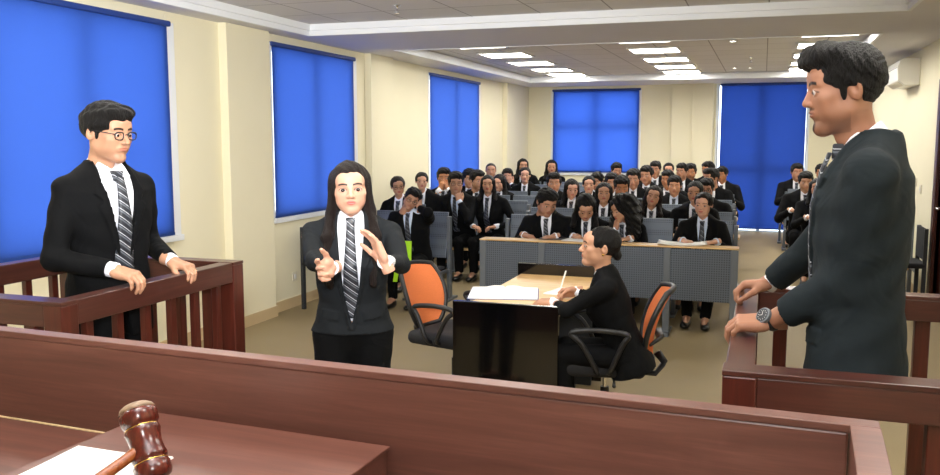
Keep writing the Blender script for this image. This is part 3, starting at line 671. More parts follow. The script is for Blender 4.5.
# skirting
b = MB(); y = YF
for a, c in ((6.22, 6.88), (9.0, 9.62), (14.50, YB)):
    b.box(XL, XL+.012, y, a, 0, .10); b.box(XL+.08, XL+.092, a-.012, c+.012, 0, .10); b.box(XL, XL+.08, a-.012, a, 0, .10); y = c
b.box(XL, XL+.012, 9.62, 14.50, 0, .10)
struct(b, 'baseboard_left', M['skirting'])
b = MB(); b.box(XR-.012, XR, YF, 7.9, 0, .1); b.box(XR-.012, XR, 9.15, YB, 0, .1); struct(b, 'baseboard_right', M['skirting'])
b = MB(); b.box(XL+.13, -1.58, YB-.012, YB, 0, .1); b.box(-.86, -.84, YB-.012, YB, 0, .1); b.box(.75, XR, YB-.012, YB, 0, .1); struct(b, 'baseboard_back', M['skirting'])
# windows (frame, mullions, glass) and their blinds
def window(i, ax, a, b, z0, z1, face, sgn, hm=None, t=.055):
    """ax 0: wall plane x=face, spans y a..b ; ax 1: wall plane y=face, spans x a..b. sgn: direction into the wall"""
    def bx(m, u0, u1, d0, d1, za, zb, mi=0):
        d0, d1 = sorted((face+sgn*d0, face+sgn*d1))
        if ax == 0: m.box(d0, d1, u0, u1, za, zb, mi)
        else: m.box(u0, u1, d0, d1, za, zb, mi)
    f = MB()
    bx(f, a, a+t, .03, .16, z0, z1); bx(f, b-t, b, .03, .16, z0, z1); bx(f, a+t, b-t, .03, .16, z0, z0+t); bx(f, a+t, b-t, .03, .16, z1-t, z1)
    mid = (a+b)/2; bx(f, mid-.03, mid+.03, .06, .14, z0+t, z1-t)
    if hm: bx(f, a+t, b-t, .07, .13, hm-.03, hm+.03)
    if z0 > .3: bx(f, a-.03, b+.09, -.035, .03, z0-.045, z0); 
    bx(f, b, b+.085 if ax == 0 else b+.03, -.012, .03, z0, z1)      # white casing strip beside the blind
    bx(f, a-.03, a, -.012, .03, z0, z1)
    r = f.build('window_%d' % i, M['white_frame'], bevel=.003); tag(r, kind='structure')
    g = MB(); bx(g, a+t*.8, b-t*.8, .098, .104, z0+t*.8, z1-t*.8); g.build('pane', M['glass'], r)
    return bx
lab = ['nearest blue roller blind on the left wall, behind the man with glasses', 'blue roller blind on the left wall behind the speaking woman', 'farthest blue roller blind on the left wall beside the seated rows',
       'blue roller blind on the back wall over the half-height window', 'floor-length dark blue roller blind on the back wall at the aisle']
def blind(i, bx, a, b, z0, z1, mat):
    r = thing('roller_blind', lab[i], 'blind', (0, 0, 0))
    pl_ = (lambda u, z: (XL+.014, u, z)) if i < 3 else (lambda u, z: (u, YB-.014, z))
    m = MB(); n_ = 12
    for k in range(n_): u0, u1 = a+(b-a)*k/n_, a+(b-a)*(k+1)/n_; m.add([pl_(u0, z0), pl_(u1, z0), pl_(u1, z1), pl_(u0, z1)], [(0, 1, 2, 3)])
    m.build('blind_fabric', M[mat], r)
    m = MB(); bx(m, a-.02, b+.03, -.035, .004, z1-.012, z1+.03); m.build('roller_tube', M['blind_rail'], r, bevel=.012, seg=3)
    m = MB(); bx(m, a, b, -.018, -.008, z0-.012, z0+.008); m.build('hem_bar', M['blind_rail'] if i == 4 else M[mat], r)
    # origin at the blind's own place
    c = (XL, (a+b)/2, z0) if i < 3 else ((a+b)/2, YB, z0)
    r.location = c
    for ch in r.children: ch.data.transform(Matrix.Translation([-x for x in c]))
for i, (a, b_) in enumerate(wins):
    bx = window(i+1, 0, a, b_, .90, 2.52, XL, -1); blind(i, bx, a, b_, .915, 2.50, 'blind')
bx = window(4, 1, -3.77, -2.16, 1.0, 2.52, YB, 1, hm=1.86); blind(3, bx, -3.76, -2.17, 1.03, 2.52, 'blind_mid')
bx = window(5, 1, -.79, .70, .0, 2.59, YB, 1, hm=1.1, t=.02); blind(4, bx, -.735, .67, .06, 2.57, 'blind_dark')
# door in the right wall
d = MB(); d.box(XR-.03, XR+.1, 9.05, 9.18, 0, 2.2); d.box(XR-.03, XR+.1, 7.87, 8.0, 0, 2.2); d.box(XR-.03, XR+.1, 8.0, 9.05, 2.1, 2.2); d = struct(d, 'door_1', M['wood_z'], bevel=.004)
l = MB(); l.box(XR+.03, XR+.075, 8.0, 9.05, .01, 2.1); l.build('door_leaf', M['wood_z'], d)
h = MB(); h.tube([(XR+.03, 8.95, 1.0), (XR-.03, 8.95, 1.0), (XR-.03, 8.83, 1.0)], .01, 8); h.build('door_handle', M['chrome'], d, smooth=True)
# ceiling lights
def ceiling_light(x, y, label, grp=None):
    t = thing('ceiling_light', label, 'ceiling light', (x+.3, y+.3, ZC+.10), group=grp)
    f = MB(); o_ = .3; k = .27
    f.box(-o_, o_, -o_, -k, -.018, 0); f.box(-o_, o_, k, o_, -.018, 0); f.box(-o_, -k, -k, k, -.018, 0); f.box(k, o_, -k, k, -.018, 0); f.build('frame', M['lamp_frame'], t)
    MB().box(-k, k, -k, k, -.012, -.001).build('diffuser', M['lamp'], t)
colx = [(-3.42, 'left'), (-1.57, 'middle'), (.30, 'right')]
orde = ['nearest', 'second', 'third', 'fourth', 'farthest']
for x, cn in colx:
    for k, y in enumerate((9.10, 10.32, 11.58, 12.8, 13.86)):
        ceiling_light(x, y, 'lit square ceiling panel, %s from the viewer in the %s of the three rows' % (orde[k], cn), 'lit ceiling panels of the far tray')
for x in (-3.4, -1.5, .3):
    for y in (.9, 2.7, 4.1): ceiling_light(x, y, 'added unseen fill panel of the near tray above the witness stands', 'added fill panels of the near tray')  # out-of-view panels added to light the foreground
def sprinkler(x, y, label):
    t = thing('fire_sprinkler', label, 'sprinkler', (x, y, ZC+.10)); MB().lathe([(.03, 0), (.032, -.004), (.012, -.010), (.009, -.04), (.013, -.042), (.013, -.048)], 16).build('sprinkler_body', M['chrome'], t, smooth=True)
    MB().cyl((0, 0, -.062), (0, 0, -.066), .02, n=14).build('deflector', M['chrome'], t); 
    m = MB(); m.tube([(-.012, 0, -.045), (-.014, 0, -.056), (0, 0, -.064)], .002, 6); m.tube([(.012, 0, -.045), (.014, 0, -.056), (0, 0, -.064)], .002, 6); m.build('yoke', M['chrome'], t)
sprinkler(-2.80, 6.44, 'small chrome sprinkler in the near ceiling tray'); sprinkler(-.2, 12.0, 'small sprinkler in the far ceiling tray between the light rows')
def glint_disc(x, y, label):  # glowing disc standing in for a spot reflection on the ceiling
    t = thing('ceiling_glint', label, 'ceiling light', (x, y, ZC+.10)); MB().lathe([(.05, 0), (.052, -.006), (.036, -.007), (.034, -.002)], 20).build('ring', M['lamp_frame'], t, smooth=True); MB().cyl((0, 0, -.003), (0, 0, -.001), .033, n=20).build('lens', M['lamp'], t)
glint_disc(-.36, 9.97, 'small reflection glint in the far ceiling tray, nearer one left of the right row'); glint_disc(-.46, 13.78, 'small reflection glint in the far ceiling tray, far one left of the right row'); glint_disc(-.24, 13.78, 'small reflection glint at the far end of the tray, closest to the right row')
# air conditioner
t = thing('air_conditioner', 'white wall air conditioner high on the right wall behind the tall man', 'air conditioner', (XR, 10.93, 2.22))
m = MB(); pr = [(0, 0), (-.15, 0), (-.215, .05), (-.225, .20), (-.20, .27), (-.16, .29), (0, .29)]
n_ = len(pr); m.add([(x, y, z) for y in (-.45, .45) for x, z in pr], [tuple(range(n_)), tuple(range(2*n_-1, n_-1, -1))]+[(k, k+n_, (k+1) % n_+n_, (k+1) % n_) for k in range(n_)]); m.build('casing', M['ac'], t, bevel=.01, seg=3)
m = MB(); m.hexa([(-.205, -.40, .035), (-.205, .40, .035), (-.155, .40, -.002), (-.155, -.40, -.002), (-.212, -.40, .045), (-.212, .40, .045), (-.19, .40, .04), (-.19, -.40, .04)]); m.build('louvre', M['switch'], t)
MB().box(-.228, -.222, -.44, .44, .19, .194).build('panel_seam', M['dark_slot'], t)
# switches and sockets
def plate(loc, ax, label, n=1):
    t = thing('wall_switch' if n > 1 else 'wall_socket', label, 'switch' if n > 1 else 'socket', loc); sg = 1 if ax == 'L' else -1
    MB().box(min(0, sg*.01), max(0, sg*.01), -.045*n, .045*n, -.045, .045).build('plate', M['switch'], t, bevel=.004)
    for k in range(n): MB().box(min(sg*.009, sg*.015), max(sg*.009, sg*.015), -.045*n+.09*k+.03, -.045*n+.09*k+.06, -.022, .022).build('rocker', M['lamp_frame'], t)
plate((XR, 10.35, 1.18), 'R', 'pale switch plate on the right wall behind the tall man', 2); plate((XR, 10.0, 1.12), 'R', 'single pale plate on the right wall beside the door frame')
plate((XL, 7.35, .30), 'L', 'small white socket low on the left wall below the second blind')
# ------------------------------------------------------------------ judge's bench (foreground)
BA = R(-2.70); BO = Vector((-1.717, 1.553, 0))
jb = thing('judge_bench', 'long dark red mahogany bench with raised front board in the foreground', 'bench', BO, BA)
def jbox(x0, x1, y0, y1, z0, z1, name, mat, bev=.004): return MB().box(x0, x1, y0, y1, z0, z1).build(name, M[mat], jb, bevel=bev)
jbox(-.9, 1.866, 0, .036, 0, 1.178, 'front_board', 'bench_wood'); jbox(-.9, 1.912, -.0015, .038, 1.178, 1.192, 'top_rail', 'bench_wood', .0015)
jbox(1.869, 1.911, -1.1, 0, 0, 1.178, 'side_board', 'bench_wood'); jbox(1.867, 1.913, -1.15, -.0015, 1.178, 1.192, 'side_rail', 'bench_wood', .0015)
jbox(-.9, 1.868, -.62, 0, .945, .977, 'desktop', 'bench_wood', .002)
jbox(-.9, .475, -.004, 0, .977, .9795, 'edge_strip', 'skirting', 0)
jbox(-.9, 1.868, -.60, -.57, 0, .945, 'modesty_panel', 'wood_z')
bb = thing('reading_block', 'raised brown wooden block on the bench desk carrying the gavel and papers', 'desk block', BO, BA)
MB().box(.475, 1.045, -.50, -.022, .978, 1.045).build('block_body', M['bench_wood'], bb, bevel=.003)
MB().box(.470, 1.050, -.505, -.017, 1.045, 1.052).build('block_top', M['bench_wood'], bb, bevel=.002)
def sheet(name, label, x, y, z, w_, h_, rz, n, mat='paper', cat='paper', curl=.0, par=None):
    t = thing(name, label, cat, (x, y, z), R(rz))
    for k in range(n):
        V_ = []; nx, ny = 10, 8; a = random.uniform(-.06, .06) if k else 0; ox, oy = (random.uniform(-.006, .006), random.uniform(-.006, .006)) if k else (0, 0)
        for j in range(ny+1):
            for i in range(nx+1):
                u, v = (i/nx-.5)*w_, (j/ny-.5)*h_; V_.append((u*math.cos(a)-v*math.sin(a)+ox, u*math.sin(a)+v*math.cos(a)+oy, .002+k*.0022+curl*(abs(i/nx-.5)*2)**3*(1+.3*math.sin(j))+.0006*math.sin(3*i/nx*3)))
        F_ = [(j*(nx+1)+i, j*(nx+1)+i+1, (j+1)*(nx+1)+i+1, (j+1)*(nx+1)+i) for j in range(ny) for i in range(nx)]
        o = make_mesh('page', V_, F_, M[mat], t); md = o.modifiers.new('s', 'SOLIDIFY'); md.thickness = .0014; md.offset = 1
    return t
sheet('paper_sheets', 'loose white paper sheets under the gavel on the raised block', -1.115, 1.143, 1.0525, .21, .27, 4, 2, curl=.002)
# gavel: head stands tilted on the papers, handle slopes to the viewer
GM = Matrix.Translation(Vector((-.975, 1.180, 1.063))) @ Matrix.Rotation(R(-20), 4, 'Z') @ Matrix.Rotation(R(-6), 4, 'X') @ Matrix.Rotation(R(-34), 4, 'Y') @ Matrix.Scale(1.40, 4)
gv = thing('gavel', 'polished dark red wooden gavel standing on its head on the papers', 'gavel', GM.to_translation()); Gl = Matrix.Translation(-GM.to_translation()) @ GM
prof = [(.016, .000), (.0205, .003), (.0225, .008), (.0225, .019), (.0205, .022), (.0195, .0235), (.0215, .026), (.0222, .030), (.0205, .036), (.0195, .046), (.0205, .056), (.0222, .062), (.0215, .066), (.0195, .0685), (.0205, .070), (.0232, .074), (.0240, .084), (.0236, .089)]
MB().lathe(prof, 36, Gl).build('gavel_head', M['gavel'], gv, smooth=True)
MB().lathe([(.0004, .1010), (.008, .1006), (.0150, .0990), (.0205, .0955), (.0236, .089)], 30, Gl).build('striking_face', M['gavel_worn'], gv, smooth=True)
for z in (.0225, .0675): MB().lathe([(.0198, z-.0012), (.0212, z), (.0198, z+.0012)], 36, Gl).build('brass_ring', M['gold'], gv, smooth=True)
hd_ = (Gl @ Vector((0, 0, .045))); hv_ = Vector((-.035, -.20, -.055))
hm_ = MB(); hm_.tube([hd_+hv_*k for k in (.06, .12, .2, .5, .8, .93, 1.0)], [.009, .0105, .0095, .0105, .012, .013, .007], 18); hm_.build('handle', M['gavel_handle'], gv, smooth=True)
# ------------------------------------------------------------------ witness stands
def stand(name, label, x0, x1, y0, y1, open_side, zt=1.085, plat=.0):
    """railed box; posts, top rails, balusters, platform. Origin at its floor centre."""
    cx, cy = (x0+x1)/2, (y0+y1)/2; t = thing(name, label, 'railing', (cx, cy, 0)); x0 -= cx; x1 -= cx; y0 -= cy; y1 -= cy; p = .08; h = .09
    B = lambda *a: MB().box(*a)
    for px in (x0, x1-p):
        for py in (y0, y1-p): B(px, px+p, py, py+p, 0, zt-.012).build('post', M['wood_z'], t, bevel=.004)
    sides = []
    # rails along y
    for px, nm in ((x0, 'L'), (x1-p, 'R')):
        if nm == open_side: continue
        B(px+.004, px+p-.004, y0+p, y1-p, zt-h, zt).build('rail', M['wood_y'], t, bevel=.004); 
        B(px+.02, px+p-.02, y0+p, y1-p, .12, .17).build('bottom_rail', M['wood_y'], t, bevel=.003)
        n = 6
        for k in range(n):
            yy = y0+p+(y1-y0-2*p)*(k+.5)/n-.018; B(px+.026, px+p-.026, yy, yy+.036, .17, zt-h).build('baluster', M['wood_z'], t, bevel=.003)
    for py, nm in ((y0, 'F'), (y1-p, 'B')):
        B(x0-.001, x1+.001, py+(.0 if nm == 'F' else p-.08), py+(.08 if nm == 'F' else p), zt-.012, zt+.002).build('cap', M['wood_x'], t, bevel=.002)
        B(x0+p, x1-p, py+(.003 if nm == 'F' else p-.077), py+(.077 if nm == 'F' else p-.003), zt-h, zt-.012).build('rail', M['wood_x'], t, bevel=.003)
        B(x0+p, x1-p, py+.02, py+p-.02, .12, .17).build('bottom_rail', M['wood_x'], t, bevel=.003)
        n = max(2, round((x1-x0)/.2))
        for k in range(n):
            xx = x0+p+(x1-x0-2*p)*(k+.5)/n-.025; B(xx, xx+.05, py+(.018 if nm == 'F' else p-.062), py+(.062 if nm == 'F' else p-.018), .17, zt-h).build('baluster', M['wood_z'], t, bevel=.003)
    if plat: B(x0+p*.9, x1-p*.9, y0+p*.9, y1-p*.9, 0, plat).build('platform', M['floor'], t, bevel=.004)
    return t
PL, PR = .09, .14
stand('witness_stand', 'dark mahogany railed witness stand around the man with glasses on the left', -3.27, -2.265, 2.30, 3.40, 'N', plat=PL)
stand('witness_stand', 'dark mahogany railed witness stand around the tall man on the right', -.075, 1.05, 2.14, 3.47, 'N', plat=PR)
# ------------------------------------------------------------------ clerk's table
t = thing('clerk_table', 'pale wood table with glossy black end panels in the centre of the floor', 'table', (-1.28, 4.96, 0))
B = lambda *a: MB().box(*a)
B(-.26, .28, -.60, .66, .70, .728).build('tabletop', M['desk_wood'], t, bevel=.003)
B(-.285, .30, -.645, -.615, .02, .775).build('end_panel', M['black_gloss'], t, bevel=.003)
B(-.285, .30, .665, .695, .02, .80).build('end_panel', M['black_gloss'], t, bevel=.003)
B(-.16, -.135, -.61, .66, .25, .70).build('modesty_panel', M['black_gloss'], t)
for yy in (-.59, .62): B(-.24, .24, yy, yy+.03, 0, .70).build('leg', M['steel_dark'], t, bevel=.003)
def book(name, label, x, y, z, rz, w_=.42, h_=.29, th=.018):
    t = thing(name, label, 'book', (x, y, z), R(rz)); nx = 24
    for sd, nm in ((-1, 'left_pages'), (1, 'right_pages')):
        V_ = []; 
        for i in range(nx+1):
            u = i/nx; xx = sd*u*w_/2; zt_ = .004+th*(math.sin(math.pi*min(1, u*1.6+.08))*.45+.55*(1-u*.35)) if u > .0 else .008
            for yy in (-h_/2, h_/2): V_ += [(xx, yy, .002), (xx, yy, zt_)]
        F_ = []
        for i in range(nx):
            a = i*4; F_ += [(a+1, a+5, a+7, a+3), (a, a+2, a+6, a+4), (a, a+4, a+5, a+1), (a+2, a+3, a+7, a+6)]
        F_ += [(0, 1, 3, 2), (nx*4, nx*4+2, nx*4+3, nx*4+1)]
        if sd < 0: F_ = [f[::-1] for f in F_]
        make_mesh(nm, V_, F_, M['paper'], t, False)
    MB().box(-w_/2-.006, w_/2+.006, -h_/2-.005, h_/2+.005, 0, .003).build('cover', M['blind_rail'], t)
    return t
book('open_register', 'large open book of white pages on the left half of the pale table', -1.43, 4.84, .7285, 14, .40, .36)
sheet('paper_sheet', 'white sheet under the writing woman s hands on the pale table', -1.04, 5.0, .728, .24, .30, 80, 2)
# ------------------------------------------------------------------ office chairs
def office_chair(label, x, y, rz):
    t = thing('office_chair', label, 'chair', (x, y, 0), R(rz), 'orange backed office chairs'); t.scale = (.94, .94, .98)
    # seat faces -Y
    m = MB(); 
    for k in range(5):
        a = 2*math.pi*k/5+.3; d = Vector((math.cos(a), math.sin(a), 0)); m.tube([Vector((0, 0, .10)), d*.15+Vector((0, 0, .095)), d*.29+Vector((0, 0, .07))], [.03, .025, .016], 8)
    m.build('star_base', M['black_plastic'], t, smooth=True)
    for k in range(5):
        a = 2*math.pi*k/5+.3; d = Vector((math.cos(a), math.sin(a), 0))*.285; w_ = MB(); pp = Vector((-math.sin(a), math.cos(a), 0))
        for sg in (-1, 1): w_.cyl(d+pp*.008*sg+Vector((0, 0, .028)), d+pp*.024*sg+Vector((0, 0, .028)), .028, n=16)
        w_.build('castor', M['black_plastic'], t)
    MB().cyl((0, 0, .10), (0, 0, .30), .025, n=16).build('lift_sleeve', M['black_plastic'], t, smooth=False); MB().cyl((0, 0, .28), (0, 0, .40), .014, n=16).build('gas_lift', M['chrome'], t)
    m = MB(); m.box(-.10, .10, -.12, .14, .385, .42); m.build('mechanism', M['black_plastic'], t, bevel=.01); MB().cyl((.0, .13, .35), (.0, .13, .40), .03, n=16).build('tension_knob', M['black_plastic'], t)
    MB().tube([(.08, .03, .40), (.22, .05, .39), (.27, .05, .375)], [.006, .006, .011], 8).build('tilt_lever', M['black_plastic'], t, smooth=True)
    S = Vol((-.30, -.32, .38), (.30, .30, .56), .01); S.put(rbox((0, -.01, .447), (.245, .235, .042), .04)); S.cut(ell((0, .02, .585), (.25, .25, .10)), .03); p, q = S.mesh(); make_mesh('seat', p, q, M['black_fabric'], t)
    # back: black rim with orange mesh, curved
    def bp(u, v):      # u -1..1 , v 0..1
        hw = .215*(1-.30*(2*abs(v-.56))**2.2)-.015*(1-v); return Vector((u*hw, .235+.05*(v-.3)**2*3+.05*(1-u*u)*1.0-.03+.05*v, 0.49+.37*v+.015*(1-u*u)*(1 if v > .5 else -1)*abs(2*v-1)))
    V_ = []; nx, nz = 14, 18
    for j in range(nz+1):
        for i in range(nx+1): V_.append(bp(-1+2*i/nx, j/nz))
    F_ = [(j*(nx+1)+i, j*(nx+1)+i+1, (j+1)*(nx+1)+i+1, (j+1)*(nx+1)+i) for j in range(nz) for i in range(nx)]
    o = make_mesh('back_mesh', V_, F_, M['orange'], t); md = o.modifiers.new('s', 'SOLIDIFY'); md.thickness = .012; md.offset = 0
    rim = [bp(-1, j/12) for j in range(13)]+[bp(-1+2*i/8, 1) for i in range(1, 8)]+[bp(1, 1-j/12) for j in range(13)]+[bp(1-2*i/8, 0) for i in range(1, 8)]
    MB().tube(rim, .016, 10, closed=True).build('back_frame', M['black_plastic'], t, smooth=True)
    m = MB(); m.tube([bp(0, .08)+Vector((0, .03, 0)), bp(0, .02)+Vector((0, .07, -.03)), (0, .33, .44), (0, .29, .385), (0, .1, .395)], [.03, .026, .022, .022, .02], 10, sq=.5); m.build('back_support', M['black_plastic'], t, smooth=True)
    m = MB(); m.tube([bp(-.9, .25)+Vector((0, .02, 0)), bp(-.45, .33)+Vector((0, .045, 0)), bp(.45, .33)+Vector((0, .045, 0)), bp(.9, .25)+Vector((0, .02, 0))], [.012, .026, .026, .012], 10, sq=.6); m.build('lumbar_bar', M['black_plastic'], t, smooth=True)
    for sg in (-1, 1):
        pts = [Vector((sg*x, y, z)) for x, y, z in ((.19, -.06, .43), (.27, -.05, .46), (.285, -.13, .60), (.285, -.19, .655), (.285, -.12, .675), (.285, .02, .675), (.285, .12, .655), (.285, .09, .60), (.27, .03, .46), (.19, .02, .43))]
        sm = []; 
        for i in range(len(pts)-1):
            p0, p1, p2, p3 = pts[max(0, i-1)], pts[i], pts[i+1], pts[min(len(pts)-1, i+2)]
            for k in range(5):
                u = k/5; sm.append(.5*((2*p1)+(-p0+p2)*u+(2*p0-5*p1+4*p2-p3)*u*u+(-p0+3*p1-3*p2+p3)*u**3))
        sm.append(pts[-1]); MB().tube(sm, .015, 10).build('armrest', M['black_plastic'], t, smooth=True)
    return t
office_chair('empty orange backed office chair left of the pale table', -1.77, 4.93, 74)
office_chair('orange backed office chair under the woman writing at the table', -.78, 4.60, -80)
# ------------------------------------------------------------------ fixed seating rows
def seat_row(name, label, xs, ys, desk=True, front=False, grp=None, sw=.50):
    """xs: seat centre xs ; ys: y of the back face of the row. People face -Y."""
    x0, x1 = xs[0]-sw/2-.03, xs[-1]+sw/2+.03; cx = (x0+x1)/2
    t = thing(name, label, 'bench', (cx, ys, 0), 0, grp); g = MB
    for k in range(len(xs)+1):
        px = (xs[0]-sw/2+k*sw)-cx
        m = g(); m.box(px-.018, px+.018, -.10, -.03, 0, .70 if k not in (0, len(xs)) else .86); m.box(px-.03, px+.03, -.24, .10, 0, .025); m.box(px-.016, px+.016, -.48, -.10, .30, .33); m.build('standard', M['steel'], t, bevel=.004)
    for x in xs:
        u = x-cx; m = g(); m.hexa([(u-sw/2+.022, -.115, .44), (u+sw/2-.022, -.115, .44), (u+sw/2-.022, -.09, .44), (u-sw/2+.022, -.09, .44), (u-sw/2+.022, -.035, .90), (u+sw/2-.022, -.035, .90), (u+sw/2-.022, -.010, .90), (u-sw/2+.022, -.010, .90)]); m.build('backrest', M['perf'], t, bevel=.006)
        g().box(u-sw/2+.025, u+sw/2-.025, -.50, -.12, .33, .36).build('seat', M['black_fabric'], t, bevel=.012)
        g().box(u-sw/2+.025, u+sw/2-.025, -.515, -.50, .33, .36).build('seat_edge', M['desk_wood'], t, bevel=.003)
    if desk:
        g().box(x0-cx, x1-cx, .04, .34, .715, .735).build('desktop', M['desk_wood'], t, bevel=.003)
        for k in range(len(xs)+1):
            px = (xs[0]-sw/2+k*sw)-cx; g().box(px-.012, px+.012, -.03, .32, .66, .715).build('bracket', M['steel'], t)
    return t
ordn = ['front', 'second', 'third', 'fourth', 'fifth', 'sixth', 'seventh', 'eighth', 'ninth']
for k in range(8):
    ys = 8.22+.9*k; sh = -.035*k-.02
    seat_row('seating_row', 'grey perforated steel seating row, %s row of the centre block' % ordn[k], [x+sh for x in (-2.08, -1.54, -1.00, -.46)], ys, True, grp='seating rows of the centre block', sw=.54)
    lx = [-3.62, -3.20] if k == 0 else [-3.84] if k == 1 else [-3.84, -3.36, -2.88]
    seat_row('seating_row', 'grey steel seats between the left wall and the side passage, %s row from the viewer' % ordn[k], lx, ys, False, grp='seating rows by the left wall', sw=.42 if k == 0 else .48)
    if k >= 2: sr = .10-.05*(k-2); seat_row('seating_row', 'grey steel seats right of the aisle, %s row from the viewer' % ordn[k-2], [.68+sr, 1.16+sr*.5], ys, False, grp='seating rows right of the aisle', sw=.48)
# front desk before the first row
t = thing('front_desk', 'long grey perforated steel desk with thin wooden top before the first row', 'desk', (-1.27, 7.30, 0))
for k, (a, c) in enumerate(((-1.08, -.54), (-.54, 0), (0, .54), (.54, 1.08))):
    B(a+.025, c-.025, -.02, 0, .30, .735).build('front_panel', M['perf'], t, bevel=.004)
for k in range(5):
    px = -1.08+.54*k; m = MB(); m.box(px-.028, px+.028, -.03, .05, 0, .74); m.box(px-.035, px+.035, -.12, .20, 0, .03); m.build('leg', M['steel'], t, bevel=.005)
B(-1.11, 1.11, -.03, .14, .742, .755).build('desktop', M['desk_wood'], t, bevel=.003)
# two dark visitor chairs by the left wall
def visitor_chair(label, x, y, rz):
    t = thing('visitor_chair', label, 'chair', (x, y, 0), R(rz), 'dark visitor chairs')
    for sx in (-.2, .2):
        for sy, zt in ((-.2, .42), (.2, .80)): MB().box(sx-.018, sx+.018, sy-.018, sy+.018, 0, zt).build('leg', M['steel_dark'], t, bevel=.004)
    B(-.22, .22, -.22, .22, .42, .47).build('seat', M['black_fabric'], t, bevel=.02); B(-.21, .21, .18, .215, .50, .80).build('backrest', M['black_fabric'], t, bevel=.015)
visitor_chair('dark chair against the left wall, half hidden behind the speaking woman', -3.92, 7.40, 75)
t_ = visitor_chair('dark chair by the right wall behind the tall man', 1.28, 9.2, -90)

# ------------------------------------------------------------------ camera geometry used to read positions off the photograph
_y, _p = math.atan(292/860), math.atan(99.5/860)
_f = np.array([-math.sin(_y)*math.cos(_p), math.cos(_y)*math.cos(_p), -math.sin(_p)]); _r = np.array([math.cos(_y), math.sin(_y), 0]); _u = np.cross(_r, _f)
_C = np.array([0, 0, 1.65])
def ray(x, y): return _f+_r*(x-470)/860+_u*(237.5-y)/860
def at(x, y, D): return _C+ray(x, y)*D                      # point at depth D
def at_x(x, y, X): d = ray(x, y); return _C+d*(X/d[0])
def at_z(x, y, Z): d = ray(x, y); return _C+d*((Z-1.65)/d[2])
def head_off(P, s):
    Rt = np.array(Matrix.Rotation(R(P.get('twist', 0)), 3, 'Z') @ Matrix.Rotation(R(P.get('lean', 0)), 3, 'X') @ Matrix.Rotation(R(P.get('tilt', 0)), 3, 'Y'))
    yaw, pit, rol = P.get('head', (0, 0, 0)); hz = P.get('hipz', .50 if P.get('seated', True) else .93*s)
    return np.array([0, 0, hz])+(np.array([0, .022, .56])*s) @ Rt.T+rotm(0, pit*.5, rol*.6) @ (np.array([0, -.035, .139])*s)+np.array(P.get('hoff', (0, 0, 0)))
def place(P, W, floor=0.):
    """stand or seat the person on the floor so that the head centre comes to W"""
    if 's' not in P:
        lo, hi = .6, 1.3
        for _ in range(30):
            s = (lo+hi)/2
            if head_off(P, s)[2]+floor < W[2]: lo = s
            else: hi = s
        P['s'] = s
    o = head_off(P, P['s']); a = R(P['rz'])
    P['loc'] = (W[0]-(o[0]*math.cos(a)-o[1]*math.sin(a)), W[1]-(o[0]*math.sin(a)+o[1]*math.cos(a)), floor)
HI = dict(vox=.0055, vh=.0028, vhand=.0035)
# --- man with glasses in the left witness stand
P = dict(HI, sex='m', label='man with glasses and black suit in the left stand, hands on its rail', rz=72, seated=False,
         head=(14, 8, 0), skin='skin0', hair='short', face=3, glasses=True, suit='suit_black', tiem='tie', shirt='shirt', lean=3, hv=2, gaze=(0, 8), jk=1.02)
place(P, at(108, 133, 3.50), PL)
wr, wl = at_x(114, 270, -2.36), at_x(172, 261, -2.37)
P['handR'] = (w2l(P, wr), d2l(P, (.95, .12, -.22)), d2l(P, (-.2, .1, -1)), .42, .25, .55)
P['handL'] = (w2l(P, wl), d2l(P, (.95, .05, -.25)), d2l(P, (-.2, -.1, -1)), .42, .3, .5)
P['poleR'] = tuple(d2l(P, (-.5, -.5, -.9))); P['poleL'] = tuple(d2l(P, (-.5, .5, -.8))); P1 = P
build_person(P)
# --- woman speaking in the middle
P = dict(HI, sex='f', label='standing woman with long dark hair, charcoal suit and striped tie, both hands raised', rz=24, seated=False,
         head=(4, 1, -2), skin='skin2', hair='long', face=0, suit='suit_char', tiem='tie', shirt='shirt', lean=0, hv=0, vhair=.0035, gaze=(0, 2), tiez=.085, open=.05, vw=.95, hem=.005, pock=.07, tiepoint=True, thigh=1.13, trou='suit_black', hs=.95, hoff=(0, 0, -.02), hairm='hair_brown', jk=1.12, shw=1.28, hairsc=(.99, 1, 1.04))
place(P, at(350, 189, 3.60))
wr, wl = at(331, 268, 3.20), at(385, 262, 3.22)
im = lambda a, b, c: _r*a+_u*b-_f*c                          # image right, up, towards the viewer
P['handR'] = (w2l(P, wr), d2l(P, im(-.38, -.1, .9)), d2l(P, im(.85, .1, .35)), (.15, .25, .35, .4), 1.6, .0)
P['handL'] = (w2l(P, wl), d2l(P, im(-.38, .9, .15)), d2l(P, im(-.75, -.25, .35)), .10, .6, .35)
P['poleR'] = tuple(d2l(P, im(-.6, -1, -.2))); P['poleL'] = tuple(d2l(P, im(.7, -1, -.1))); P2 = P
build_person(P)
